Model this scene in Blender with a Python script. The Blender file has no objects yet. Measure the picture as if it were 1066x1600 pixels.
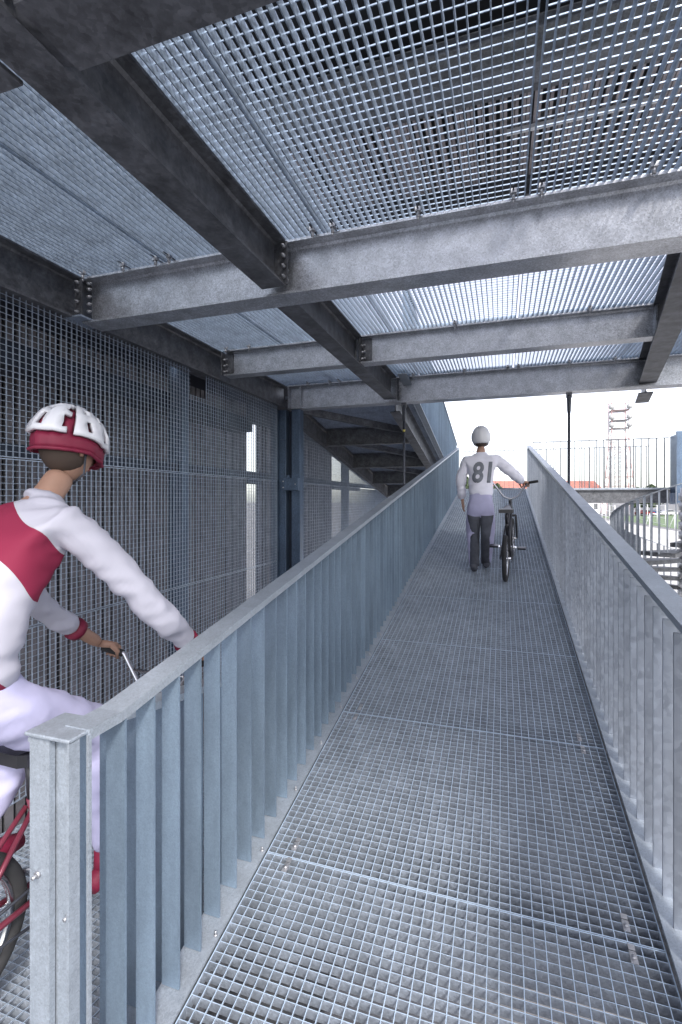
import bpy, bmesh, math, random
from mathutils import Vector, Matrix, Euler
from mathutils.bvhtree import BVHTree
random.seed(7)
R = math.radians
SC = bpy.context.scene
COL = SC.collection
V = Vector
# ------------------------------------------------------------------ camera
F, PX, HY = 762.0, 533.0, 782.0          # focal length, principal column, horizon row (1066 x 1600 photo)
TH = math.atan(252 / 762)                # camera looks 18 degrees left of the ramp direction
S_, C_ = math.sin(TH), math.cos(TH)
cd = bpy.data.cameras.new('camera'); cam = bpy.data.objects.new('camera', cd); COL.objects.link(cam)
cd.sensor_fit = 'HORIZONTAL'; cd.sensor_width = 36; cd.lens = 36 * F / 1066
cd.shift_y = (HY - 800) / 1066
cam.rotation_euler = (R(90), 0, TH); cd.clip_start = 0.05; cd.clip_end = 2000
SC.camera = cam
SC.render.resolution_x = 682; SC.render.resolution_y = 1024
# ------------------------------------------------------------------ sky, sun, exposure
W = bpy.data.worlds.new('World'); SC.world = W; W.use_nodes = True
wn = W.node_tree.nodes; bg = wn['Background']
sky = wn.new('ShaderNodeTexSky'); sky.sky_type = 'NISHITA'; sky.sun_disc = False
SUN = V((0.42, -0.62, 0.66)).normalized()
sky.sun_elevation = math.asin(SUN.z); sky.sun_rotation = math.atan2(SUN.x, SUN.y)
sky.air_density = 1.0; sky.dust_density = 1.5; sky.ozone_density = 1.6
hs = wn.new('ShaderNodeHueSaturation'); hs.inputs['Saturation'].default_value = .38; hs.inputs['Hue'].default_value = .53       # thin overcast
W.node_tree.links.new(sky.outputs[0], hs.inputs['Color']); W.node_tree.links.new(hs.outputs[0], bg.inputs['Color']); bg.inputs['Strength'].default_value = 0.15
sl = bpy.data.lights.new('sun', 'SUN'); sl.energy = 1.5; sl.angle = R(12); sl.color = (1, 0.95, 0.9)
so = bpy.data.objects.new('sun', sl); COL.objects.link(so)
so.rotation_euler = SUN.to_track_quat('Z', 'Y').to_euler()
SC.view_settings.view_transform = 'Standard'; SC.view_settings.look = 'None'
SC.view_settings.exposure = 1.38; SC.view_settings.gamma = 1

# ------------------------------------------------------------------ materials
def nodes(name):
    m = bpy.data.materials.new(name); m.use_nodes = True
    nt = m.node_tree; return m, nt, nt.nodes, nt.links, nt.nodes['Principled BSDF']
def plain(name, c, rough=.6, metal=0.0, var=.12, scale=14, bump=0):
    m, nt, n, l, b = nodes(name)
    b.inputs['Roughness'].default_value = rough; b.inputs['Metallic'].default_value = metal
    tc = n.new('ShaderNodeTexCoord'); nz = n.new('ShaderNodeTexNoise'); nz.inputs['Scale'].default_value = scale; nz.inputs['Detail'].default_value = 5
    l.new(tc.outputs['Object'], nz.inputs['Vector'])
    cr = n.new('ShaderNodeValToRGB'); l.new(nz.outputs['Fac'], cr.inputs['Fac'])
    cr.color_ramp.elements[0].position = .3; cr.color_ramp.elements[1].position = .7
    cr.color_ramp.elements[0].color = tuple(x * (1 - var) for x in c) + (1,); cr.color_ramp.elements[1].color = tuple(min(1, x * (1 + var)) for x in c) + (1,)
    l.new(cr.outputs['Color'], b.inputs['Base Color'])
    if bump:
        bp = n.new('ShaderNodeBump'); bp.inputs['Strength'].default_value = bump; bp.inputs['Distance'].default_value = .01
        l.new(nz.outputs['Fac'], bp.inputs['Height']); l.new(bp.outputs['Normal'], b.inputs['Normal'])
    return m
RAND = {'galvanised_rail', 'galvanised_flat_bar', 'galvanised_beam'}
def galv(name, c, spangle=70, contrast=.35, metal=.55, rough=.45, stain=.25, streak=False, sky_top=None):
    """hot-dip galvanised steel: crystalline spangle, cloudy patches, a little grime"""
    m, nt, n, l, b = nodes(name)
    tc = n.new('ShaderNodeTexCoord')
    vo = n.new('ShaderNodeTexVoronoi'); vo.inputs['Scale'].default_value = spangle; vo.inputs['Randomness'].default_value = 1
    wp = n.new('ShaderNodeTexNoise'); wp.inputs['Scale'].default_value = spangle * .6; wp.inputs['Detail'].default_value = 3
    ad = n.new('ShaderNodeMixRGB'); ad.blend_type = 'ADD'; ad.inputs['Fac'].default_value = .02
    l.new(tc.outputs['Object'], wp.inputs['Vector']); l.new(tc.outputs['Object'], ad.inputs[1]); l.new(wp.outputs['Color'], ad.inputs[2]); l.new(ad.outputs[0], vo.inputs['Vector'])
    bw = n.new('ShaderNodeRGBToBW'); l.new(vo.outputs['Color'], bw.inputs[0])
    mp = n.new('ShaderNodeMapping'); mp.inputs['Scale'].default_value = (1, 1, .25) if streak else (1, 1, 1)
    l.new(tc.outputs['Object'], mp.inputs['Vector'])
    cl = n.new('ShaderNodeTexNoise'); cl.inputs['Scale'].default_value = 9; cl.inputs['Detail'].default_value = 7; cl.inputs['Roughness'].default_value = .65
    l.new(mp.outputs[0], cl.inputs['Vector'])
    mr = n.new('ShaderNodeMapRange'); mr.inputs[3].default_value = 1 - contrast; mr.inputs[4].default_value = 1 + contrast
    l.new(bw.outputs[0], mr.inputs[0])
    mr2 = n.new('ShaderNodeMapRange'); mr2.inputs[1].default_value = .3; mr2.inputs[2].default_value = .7; mr2.inputs[3].default_value = 1 - stain; mr2.inputs[4].default_value = 1 + stain * .4
    l.new(cl.outputs['Fac'], mr2.inputs[0])
    mu = n.new('ShaderNodeMath'); mu.operation = 'MULTIPLY'; l.new(mr.outputs[0], mu.inputs[0]); l.new(mr2.outputs[0], mu.inputs[1])
    vm = n.new('ShaderNodeVectorMath'); vm.operation = 'SCALE'; vm.inputs[0].default_value = c; l.new(mu.outputs[0], vm.inputs['Scale'])
    out = vm.outputs[0]
    if name in RAND:                                  # every dipped piece has its own tone
        oi = n.new('ShaderNodeObjectInfo'); m3 = n.new('ShaderNodeMapRange'); m3.inputs[3].default_value = .86; m3.inputs[4].default_value = 1.1; l.new(oi.outputs['Random'], m3.inputs[0])
        v2 = n.new('ShaderNodeVectorMath'); v2.operation = 'SCALE'; l.new(out, v2.inputs[0]); l.new(m3.outputs[0], v2.inputs['Scale']); out = v2.outputs[0]
    if sky_top:                                          # upward faces painted brighter in place of sky reflection
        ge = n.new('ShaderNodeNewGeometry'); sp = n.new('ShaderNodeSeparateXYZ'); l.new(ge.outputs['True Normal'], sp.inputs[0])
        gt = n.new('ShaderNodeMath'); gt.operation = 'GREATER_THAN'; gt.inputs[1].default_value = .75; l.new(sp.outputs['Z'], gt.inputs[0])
        mx = n.new('ShaderNodeMixRGB'); l.new(gt.outputs[0], mx.inputs['Fac']); l.new(out, mx.inputs[1]); mx.inputs[2].default_value = tuple(sky_top) + (1,); out = mx.outputs[0]
    l.new(out, b.inputs['Base Color'])
    b.inputs['Metallic'].default_value = metal
    rr = n.new('ShaderNodeMapRange'); rr.inputs[3].default_value = rough - .1; rr.inputs[4].default_value = rough + .15
    l.new(bw.outputs[0], rr.inputs[0]); l.new(rr.outputs[0], b.inputs['Roughness'])
    return m
M = {}
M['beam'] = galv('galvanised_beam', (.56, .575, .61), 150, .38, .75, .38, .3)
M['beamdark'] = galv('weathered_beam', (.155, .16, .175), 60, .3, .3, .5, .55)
M['rail'] = galv('galvanised_rail', (.26, .34, .43), 260, .16, .5, .40, .22, True)
M['railr'] = galv('galvanised_flat_bar', (.30, .33, .385), 45, .13, .5, .40, .15, True)
M['cap'] = galv('galvanised_cap', (.38, .42, .47), 220, .2, .45, .42, .15)
M['grate'] = galv('galvanised_grating', (.40, .44, .50), 120, .25, .45, .42, .3)
M['grateup'] = galv('galvanised_deck_grating', (.34, .41, .50), 90, .25, .45, .4, .3)
M['mesh'] = galv('galvanised_mesh', (.42, .49, .60), 120, .2, .5, .4, .2)
M['ramp'] = galv('skylit_ramp_grating', (.34, .38, .44), 110, .25, .35, .48, .28, sky_top=(.52, .64, .78))  # bar tops carry a painted sky reflection
M['bolt'] = galv('zinc_bolt', (.5, .5, .52), 300, .2, .7, .4, .2)
M['bluecol'] = galv('blue_grey_column', (.12, .17, .25), 90, .25, .5, .38, .3, True)
M['slat'] = plain('weathered_larch', (.19, .18, .20), .8, 0, .35, 6)
M['slat2'] = plain('pale_larch', (.36, .325, .33), .8, 0, .35, 8)
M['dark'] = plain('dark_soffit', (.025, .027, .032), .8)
M['navy'] = plain('navy_steel', (.022, .03, .05), .5, .3, .3, 5)
M['rod'] = plain('dark_rod', (.07, .075, .09), .45, .6)
M['concrete'] = plain('pale_concrete', (.5, .49, .47), .9, 0, .12, 1.2)
M['paving'] = plain('grey_paving', (.2, .2, .2), .9, 0, .15, .6)
M['lawn'] = plain('lawn', (.15, .21, .11), .9, 0, .35, 1.5)
M['white'] = plain('white_paint', (.78, .78, .79), .5)
M['redtile'] = plain('red_roof_tile', (.42, .17, .13), .8, 0, .2, 2)
M['glass'] = plain('window_glass', (.04, .05, .06), .1)
M['redpaint'] = plain('mast_red', (.5, .05, .04), .5)
M['towerred'] = plain('hazed_mast_red', (.5, .32, .31), .6)  # red lightened, distance haze mixed into the colour
M['deckgrey'] = plain('grey_brown_deck', (.23, .225, .23), .8, 0, .3, 2.5)
M['stairbar'] = galv('stair_flat_bar', (.28, .31, .36), 90, .2, .5, .45, .3)
M['roofgrey'] = galv('roof_beam_grey', (.20, .21, .23), 60, .3, .3, .5, .4)
M['tyre'] = plain('tyre_rubber', (.025, .025, .027), .85)
M['bikered'] = plain('bike_crimson', (.16, .03, .05), .3, .2)
M['bikeblack'] = plain('bike_black', (.03, .03, .035), .35, .2)
M['chrome'] = plain('chrome', (.6, .6, .62), .2, 1)
M['skin'] = plain('skin', (.36, .21, .15), .55, 0, .06, 30)
M['hair'] = plain('hair', (.06, .04, .03), .7)
M['eye'] = plain('eye_white', (.75, .75, .75), .2)
M['iris'] = plain('iris', (.05, .04, .03), .2)
M['lips'] = plain('lips', (.42, .17, .15), .5)
M['helmetw'] = plain('helmet_white', (.74, .74, .78), .25, 0, .03)
M['helmetg'] = plain('helmet_grey', (.40, .40, .41), .5)
M['crimson'] = plain('crimson', (.20, .01, .04), .6, 0, .1, 20)
M['lilac'] = plain('lilac_fabric', (.40, .39, .56), .85, 0, .08, 9, .25)
M['palelilac'] = plain('pale_jersey', (.70, .69, .78), .85, 0, .06, 9, .25)
M['blackcloth'] = plain('black_fabric', (.075, .08, .10), .85, 0, .3, 12)
M['print'] = plain('grey_print', (.16, .17, .20), .8)
M['sole'] = plain('shoe_sole', (.5, .5, .5), .8)
M['leaf'] = plain('leaf', (.07, .10, .05), .8, 0, .4, 3)
M['bark'] = plain('bark', (.10, .08, .06), .9)
M['bluepaint'] = plain('blue_car_paint', (.06, .1, .22), .25); M['redcar'] = plain('red_car_paint', (.3, .04, .05), .25); M['silver'] = plain('silver_car_paint', (.5, .5, .52), .3, .3)
M['yellow'] = plain('yellow_tape', (.55, .48, .12), .5)
def striped():
    m, nt, n, l, b = nodes('white_crimson_jersey')
    tc = n.new('ShaderNodeTexCoord'); sp = n.new('ShaderNodeSeparateXYZ')
    nz = n.new('ShaderNodeTexNoise'); nz.inputs['Scale'].default_value = 5
    l.new(tc.outputs['Object'], nz.inputs['Vector'])
    wv = n.new('ShaderNodeTexWave'); wv.wave_type = 'BANDS'; wv.bands_direction = 'DIAGONAL'; wv.inputs['Scale'].default_value = 1.05; wv.inputs['Distortion'].default_value = 2.2; wv.inputs['Detail'].default_value = 1; wv.inputs['Detail Scale'].default_value = 2.2; wv.inputs['Phase Offset'].default_value = 1.2
    l.new(tc.outputs['Object'], wv.inputs['Vector'])
    cr = n.new('ShaderNodeValToRGB'); cr.color_ramp.interpolation = 'CONSTANT'
    e = cr.color_ramp.elements; e[0].position = 0; e[0].color = (.46, .45, .52, 1); e[1].position = .62; e[1].color = (.22, .01, .045, 1)
    x = e.new(.56); x.color = (.45, .45, .5, 1)
    l.new(wv.outputs['Fac'], cr.inputs['Fac']); l.new(cr.outputs['Color'], b.inputs['Base Color']); b.inputs['Roughness'].default_value = .8
    bp = n.new('ShaderNodeBump'); bp.inputs['Strength'].default_value = .3; bp.inputs['Distance'].default_value = .02
    l.new(nz.outputs['Fac'], bp.inputs['Height']); l.new(bp.outputs['Normal'], b.inputs['Normal'])
    return m
M['jersey'] = striped()

# ------------------------------------------------------------------ mesh builder
class MB:
    def __init__(s): s.v = []; s.f = []; s.sm = []
    def add(s, vs, fs, smooth=False):
        k = len(s.v); s.v += [tuple(p) for p in vs]; s.f += [tuple(i + k for i in f) for f in fs]; s.sm += [smooth] * len(fs); return s
    def obox(s, c, u, v, w):                       # centre and three half vectors
        c, u, v, w = V(c), V(u), V(v), V(w)
        P = [c + a * u + b * v + d * w for a in (-1, 1) for b in (-1, 1) for d in (-1, 1)]
        Fs = [(0, 1, 3, 2), (4, 6, 7, 5), (0, 4, 5, 1), (2, 3, 7, 6), (0, 2, 6, 4), (1, 5, 7, 3)]
        if u.cross(v).dot(w) < 0: Fs = [f[::-1] for f in Fs]
        return s.add(P, Fs)
    def box(s, a, b):
        a, b = V(a), V(b); c = (a + b) / 2; h = (b - a) / 2
        return s.obox(c, (h.x, 0, 0), (0, h.y, 0), (0, 0, h.z))
    def bar(s, p, q, w, h, up=(0, 0, 1)):          # rectangular bar from p to q
        p, q = V(p), V(q); d = (q - p); L = d.length; d.normalize(); up = V(up)
        sd = d.cross(up).normalized(); u2 = sd.cross(d)
        return s.obox((p + q) / 2, d * L / 2, sd * w / 2, u2 * h / 2)
    def tube(s, pts, r, n=8, caps=True, closed=False):
        pts = [V(p) for p in pts]; rr = r if isinstance(r, (list, tuple)) else [r] * len(pts)
        vs = []; fs = []; N = len(pts); ref = None
        for i, p in enumerate(pts):
            if closed: t = pts[(i + 1) % N] - pts[i - 1]
            else: t = pts[min(i + 1, N - 1)] - pts[max(i - 1, 0)]
            t.normalize()
            if ref is None: ref = V((0, 0, 1)) if abs(t.z) < .9 else V((1, 0, 0))
            a = t.cross(ref).normalized(); b = a.cross(t); ref = b
            for k in range(n):
                g = 2 * math.pi * k / n; vs.append(p + rr[i] * (math.cos(g) * a + math.sin(g) * b))
        M_ = N if closed else N - 1
        for i in range(M_):
            j = (i + 1) % N
            for k in range(n): fs.append((i * n + k, i * n + (k + 1) % n, j * n + (k + 1) % n, j * n + k))
        if caps and not closed: fs.append(tuple(range(n))[::-1]); fs.append(tuple(range((N - 1) * n, N * n)))
        return s.add(vs, fs, True)
    def prism(s, prof, p, q, up=(0, 0, 1)):        # 2D profile (side, up) swept p -> q
        p, q = V(p), V(q); d = (q - p).normalized(); sd = d.cross(V(up)).normalized(); u2 = sd.cross(d); n = len(prof)
        vs = [o + a * sd + b * u2 for o in (p, q) for a, b in prof]
        fs = [(i, (i + 1) % n, n + (i + 1) % n, n + i) for i in range(n)]
        fs.append(tuple(range(n))[::-1]); fs.append(tuple(range(n, 2 * n)))
        return s.add(vs, fs)
    def ball(s, c, rx, ry, rz, n=12, m=8):
        c = V(c); vs = [c + V((0, 0, rz))]; fs = []
        for i in range(1, m):
            a = math.pi * i / m
            for k in range(n): g = 2 * math.pi * k / n; vs.append(c + V((rx * math.sin(a) * math.cos(g), ry * math.sin(a) * math.sin(g), rz * math.cos(a))))
        vs.append(c - V((0, 0, rz)))
        for k in range(n): fs.append((0, 1 + k, 1 + (k + 1) % n))
        for i in range(m - 2):
            for k in range(n): a = 1 + i * n + k; b = 1 + i * n + (k + 1) % n; fs.append((a, a + n, b + n, b))
        o = 1 + (m - 2) * n
        for k in range(n): fs.append((o + k, len(vs) - 1, o + (k + 1) % n))
        return s.add(vs, fs, True)
    def build(s, name, mat, parent=None, loc=None, bevel=0):
        loc = V(loc) if loc is not None else (V(s.v[0]) if parent is None else V(parent['wl']) if 'wl' in parent else V((0, 0, 0)))
        me = bpy.data.meshes.new(name); me.from_pydata([tuple(V(p) - loc) for p in s.v], [], s.f); me.update()
        me.polygons.foreach_set('use_smooth', s.sm)
        bmx = bmesh.new(); bmx.from_mesh(me); bmesh.ops.recalc_face_normals(bmx, faces=bmx.faces); bmx.to_mesh(me); bmx.free()
        me.materials.append(M[mat] if isinstance(mat, str) else mat)
        o = bpy.data.objects.new(name, me); COL.objects.link(o)
        if parent is not None:
            o.parent = parent; o.location = loc - WL[parent.name]
        else: o.location = loc
        WL[o.name] = loc.copy()
        if bevel:
            md = o.modifiers.new('bevel', 'BEVEL'); md.width = bevel; md.segments = 2; md.limit_method = 'ANGLE'
        return o
WL = {}
_ob = MB.build
def build(s, name, mat, parent=None, loc=None, bevel=0):
    if parent is not None and loc is None: loc = WL[parent.name]
    return _ob(s, name, mat, parent, loc, bevel)
MB.build = build
def empty(name, loc):
    o = bpy.data.objects.new(name, None); COL.objects.link(o); o.location = loc; o.empty_display_size = .1; WL[o.name] = V(loc); return o
def tag(o, label=None, cat=None, group=None, kind=None):
    if label: o['label'] = label
    if cat: o['category'] = cat
    if group: o['group'] = group
    if kind: o['kind'] = kind
    return o
def copy_tree(o, parent=None):
    c = o.copy(); COL.objects.link(c)
    if parent is not None: c.parent = parent
    for ch in list(o.children): copy_tree(ch, c)
    return c
def cam2w(l, f, z): return V((l * C_ - S_ * f, l * S_ + C_ * f, z))       # metres right / ahead of the camera -> world
ORD = ['first', 'second', 'third', 'fourth', 'fifth', 'sixth', 'seventh', 'eighth', 'ninth', 'tenth', 'eleventh', 'twelfth', 'thirteenth', 'fourteenth', 'fifteenth', 'sixteenth', 'seventeenth', 'eighteenth', 'nineteenth', 'twentieth']

# ------------------------------------------------------------------ ramp geometry
SL = 0.168
def za(y): return -1.84 + SL * y                     # climbing ramp surface
Y0, Y1 = 0.85, 12.40
ZL = za(Y0)                                          # near landing level
def zb(y): return ZL - SL * (y - Y0)                 # flight going down on the left
ZF = za(Y1)                                          # far landing level
GZ = -3.8                                            # ground
XL, XR = -.965, .525

# ------------------------------------------------------------------ the setting
g = MB(); g.add([(-900, -900, GZ), (900, -900, GZ), (900, 900, GZ), (-900, 900, GZ)], [(0, 1, 2, 3)])
tag(g.build('ground', 'paving'), kind='structure')
def gpt(u, v, zz=GZ):
    t = zz / ((HY - v) / F); return cam2w((u - PX) / F * t, t, zz)
pa = MB(); pa.add([gpt(880, 812, GZ + .01), gpt(940, 812, GZ + .01), gpt(1100, 836, GZ + .01), cam2w(60, 45, GZ + .01), cam2w(30, 8, GZ + .01), cam2w(2, 8, GZ + .01), cam2w(8, 40, GZ + .01)], [tuple(range(7))])
tag(pa.build('path', 'concrete'), kind='structure')
la = MB(); la.add([gpt(932, 807, GZ + .02), gpt(1150, 802, GZ + .02), gpt(1400, 850, GZ + .02), gpt(1120, 836, GZ + .02)], [(0, 1, 2, 3)])
tag(la.build('grass', 'lawn'), kind='structure')

# ------------------------------------------------------------------ gratings
def grating(name, o, u, v, n, L, Wd, bp, bd, bt, rp, rd, mat, rodw=None, frame=.004):
    """o corner; u bar direction (length L), v across (width Wd), n up normal. Bars hang below the top face."""
    o, u, v, n = V(o), V(u).normalized(), V(v).normalized(), V(n).normalized()
    m = MB(); k = max(1, round(Wd / bp)); st = Wd / k
    for i in range(1, k):
        c = o + v * (i * st) + u * L / 2 - n * bd / 2
        m.obox(c, u * (L / 2 - .003), v * bt / 2, n * bd / 2)
    k = max(1, round(L / rp)); st = L / k; rw = rodw or rd
    for i in range(1, k):
        c = o + u * (i * st) + v * Wd / 2 - n * (rd / 2 - .0008)
        m.obox(c, v * (Wd / 2 - .003), u * rw / 2, n * rd / 2)
    e = empty(name, o)
    m.build('lattice', mat, e)
    fr = MB(); h = bd / 2
    for a in (frame / 2 + .001, Wd - frame / 2 - .001): fr.obox(o + v * a + u * L / 2 - n * (h - .0015), u * (L / 2 - .001), v * frame / 2, n * (h + .001))
    for a in (frame / 2 + .001, L - frame / 2 - .001): fr.obox(o + u * a + v * Wd / 2 - n * (h - .0015), u * frame / 2, v * (Wd / 2 - .001 - frame), n * (h + .001))
    fr.build('edge_band', mat, e)
    return e
nA = V((0, -SL, 1)).normalized(); dA = V((0, 1, SL)).normalized()
for i in range(11):
    y = Y0 + 1.05 * i
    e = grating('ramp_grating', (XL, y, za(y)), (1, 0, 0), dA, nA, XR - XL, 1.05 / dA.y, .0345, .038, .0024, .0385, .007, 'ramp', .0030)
    tag(e, 'grating panel of the ramp floor, ' + ['nearest to the camera, cut by the bottom picture edge', 'second up from the camera, between two pairs of clips',
        'third up from the camera, starting at the second seam'][i] if i < 3 else 'grating panel of the ramp floor, %s up from the camera%s' % (ORD[i], {4: '', 5: ', under the walker', 10: ', topmost of the ramp'}.get(i, '')), 'floor grating', 'grating panels of the ramp floor')
# near landing + descending flight floor
for j, (x0, x1, w) in enumerate([(-2.74, -1.9, 'beside the mesh wall'), (-1.896, -1.2, 'before the end post'), (-1.196, -.2, 'left at the foot of the ramp'), (-.196, .6, 'right at the foot of the ramp')]):
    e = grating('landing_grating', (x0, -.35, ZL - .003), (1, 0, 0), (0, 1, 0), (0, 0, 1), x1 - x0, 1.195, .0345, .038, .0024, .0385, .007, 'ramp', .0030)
    tag(e, 'level floor grating of the near landing, ' + w, 'floor grating', 'grating panels of the near landing')
dB = V((0, 1, -SL)).normalized(); nB = V((0, SL, 1)).normalized()
for i in range(5):
    y = Y0 + 1.05 * i
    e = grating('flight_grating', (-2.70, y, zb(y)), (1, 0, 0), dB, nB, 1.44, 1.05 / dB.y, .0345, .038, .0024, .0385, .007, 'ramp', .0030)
    tag(e, 'floor grating of the flight going down beside the mesh wall, %s from the top' % ORD[i], 'floor grating', 'grating panels of the descending flight')

def clip_mesh(m, p, n, u, v, s=1):                   # saddle clip with bolt, lying on a grating
    p, n, u, v = V(p), V(n), V(u), V(v)
    m.obox(p + n * .003 + u * .0, u * .019 * s, v * .011 * s, n * .0015)
    m.obox(p + n * .003 - u * .036 * s, u * .010 * s, v * .0105 * s, n * .0015)
    m.obox(p - n * .008 - u * .022 * s, u * .0015, v * .0105 * s, n * .011)
    return m
for k, (x, y) in enumerate([(-.857, 1.955), (-.855, 1.852), (.417, 1.957), (.417, 1.85), (-.868, 3.005), (-.868, 2.90), (.41, 3.005), (.415, 2.90)]):
    p = V((x, y, za(y)))
    m = clip_mesh(MB(), p, nA, -dA, V((1, 0, 0)))
    side = 'left' if x < 0 else 'right'; sm = 'first' if y < 2.5 else 'second'; up = 'above' if y in (1.955, 1.957, 3.005) else 'below'
    o = m.build('grating_clip', 'bolt', loc=p)
    b = MB(); b.tube([p + nA * .004, p + nA * .011], .0075, 10); b.build('bolt', 'bolt', o)
    tag(o, 'small steel clip %s the %s ramp seam at its %s end' % (up, sm, side), 'clip', 'clips on the ramp floor')

# ------------------------------------------------------------------ I beams
def iprof(h, b, tw, tf):
    r = .012; B = b / 2; T = tw / 2; H = h
    return [(-B, -H), (B, -H), (B, -H + tf), (T + r, -H + tf), (T, -H + tf + r), (T, -tf - r), (T + r, -tf), (B, -tf), (B, 0), (-B, 0), (-B, -tf), (-T - r, -tf), (-T, -tf - r), (-T, -H + tf + r), (-T - r, -H + tf), (-B, -H + tf)]
def ibeam(name, p, q, h, b, mat='beam', tw=.009, tf=.013):
    return MB().prism(iprof(h, b, tw, tf), p, q).build(name, mat, loc=p)
def bolts(parent, pts, axis, r=.011, l=.022):
    for p in pts:
        p = V(p); a = V(axis)
        m = MB(); m.tube([p, p + a * l], r, 6); m.tube([p + a * l, p + a * (l + .012)], r * .55, 6); m.build('bolt', 'bolt', parent)
ZT = 1.51
def crossbeam(y, z0, x0, x1, h, b, label, fl=('l',)):
    o = ibeam('cross_beam', (x0, y, ZT), (x1, y, ZT), h, b)
    tag(o, label, 'steel beam')
    return o
yw1, yw2, yw3 = 2.67, 4.35, 5.95
b1 = crossbeam(yw1, 0, -2.70, 3.2, .31, .17, 'deep galvanised cross beam nearest overhead, spangled face, running full width of the picture')
b2 = crossbeam(yw2, 0, -2.66, -1.27 - .01, .255, .13, 'left piece of the middle cross beam, between wall beam and main beam')
b2r = crossbeam(yw2, 0, -1.26, 1.14, .255, .13, 'right piece of the middle cross beam, ending at the skewed beam')
b3 = crossbeam(yw3, 0, -2.68, 4.6, .31, .17, 'farthest cross beam of the upper landing, tie rods hanging from it')
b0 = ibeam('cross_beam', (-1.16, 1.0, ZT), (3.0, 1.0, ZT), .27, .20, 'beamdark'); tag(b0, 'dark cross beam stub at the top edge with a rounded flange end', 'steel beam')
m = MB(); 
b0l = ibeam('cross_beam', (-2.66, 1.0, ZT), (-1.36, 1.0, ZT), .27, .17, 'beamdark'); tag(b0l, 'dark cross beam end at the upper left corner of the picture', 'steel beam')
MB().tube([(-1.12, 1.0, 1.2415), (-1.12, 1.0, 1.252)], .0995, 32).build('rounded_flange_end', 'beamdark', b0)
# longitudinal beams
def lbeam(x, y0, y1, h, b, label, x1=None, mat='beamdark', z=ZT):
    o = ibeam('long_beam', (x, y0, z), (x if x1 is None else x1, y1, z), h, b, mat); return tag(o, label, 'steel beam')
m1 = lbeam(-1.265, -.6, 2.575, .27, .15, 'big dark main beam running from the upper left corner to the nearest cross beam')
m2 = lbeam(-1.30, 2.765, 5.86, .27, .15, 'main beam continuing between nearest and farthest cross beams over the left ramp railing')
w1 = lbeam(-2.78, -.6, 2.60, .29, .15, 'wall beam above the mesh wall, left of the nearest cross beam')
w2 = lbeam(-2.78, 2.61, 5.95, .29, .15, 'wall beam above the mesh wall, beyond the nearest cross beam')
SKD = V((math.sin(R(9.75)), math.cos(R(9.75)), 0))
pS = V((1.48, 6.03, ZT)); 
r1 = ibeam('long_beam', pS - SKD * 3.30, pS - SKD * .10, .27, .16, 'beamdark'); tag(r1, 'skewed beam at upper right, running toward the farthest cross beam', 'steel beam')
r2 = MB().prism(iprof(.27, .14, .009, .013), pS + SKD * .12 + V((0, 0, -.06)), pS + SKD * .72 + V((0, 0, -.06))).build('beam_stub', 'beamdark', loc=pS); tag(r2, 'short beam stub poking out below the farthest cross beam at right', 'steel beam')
# end plates, bolt rows, stiffeners
def endplate(parent, c, hx, hy, hz, pts, axis):
    o = MB().obox(c, (hx, 0, 0), (0, hy, 0), (0, 0, hz)).build('end_plate', 'beamdark', parent)
    bolts(o, pts, axis)
endplate(m1, (-1.265, 2.58, 1.375), .085, .005, .125, [(-1.195, 2.585, z) for z in (1.29, 1.35, 1.41, 1.465)] + [(-1.335, 2.585, z) for z in (1.29, 1.41)], (0, 1, 0))
bolts(m1, [(-1.195, 2.57, z) for z in (1.29, 1.35, 1.41, 1.465)], (0, -1, 0))
endplate(w1, (-2.72, 2.575, 1.37), .03, .005, .13, [(-2.715, 2.57, z) for z in (1.27, 1.34, 1.41, 1.47)], (0, -1, 0))
bolts(w1, [(-2.67, 2.6, z) for z in (1.28, 1.33, 1.38, 1.43, 1.47)], (1, 0, 0))
for o, x, y in ((b2, -2.68, yw2), (b2r, -1.235, yw2)):
    endplate(o, (x + .0, y - .02, 1.38), .006, .055, .11, [(x + .006, y - .05, z) for z in (1.30, 1.36, 1.42)], (1, 0, 0))
    MB().obox((x + .05, y - .012, 1.385), (.05, 0, 0), (0, .006, 0), (0, 0, .10)).build('cleat', 'beamdark', o)
    bolts(o, [(x + .035, y - .018, z) for z in (1.31, 1.37, 1.43)], (0, -1, 0), .010, .012)
MB().obox((1.12, yw2 - .01, 1.385), (.006, 0, 0), (0, .055, 0), (0, 0, .115)).build('end_plate', 'beam', b2r)
for o, x, y in ((b3, -2.50, yw3), (b3, -2.672, yw3), (b1, -1.30, yw1)):
    if o is b1: continue
    MB().obox((x, y - .045, 1.355), (.005, 0, 0), (0, .04, 0), (0, 0, .138)).build('stiffener', 'beam', o)
endplate(b3, (-1.215, yw3 - .02, 1.36), .006, .05, .12, [(-1.205, yw3 - .05, z) for z in (1.27, 1.31, 1.35, 1.40, 1.44)], (1, 0, 0))
MB().obox((-1.255, .90, 1.375), (.055, 0, 0), (0, .006, 0), (0, 0, .118)).build('stiffener', 'beam', m1)
pl = MB(); pl.obox((-2.71, 2.62, 1.222), (.075, 0, 0), (0, .11, 0), (0, 0, .006)); pl.build('seat_plate', 'mesh', b1)

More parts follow.
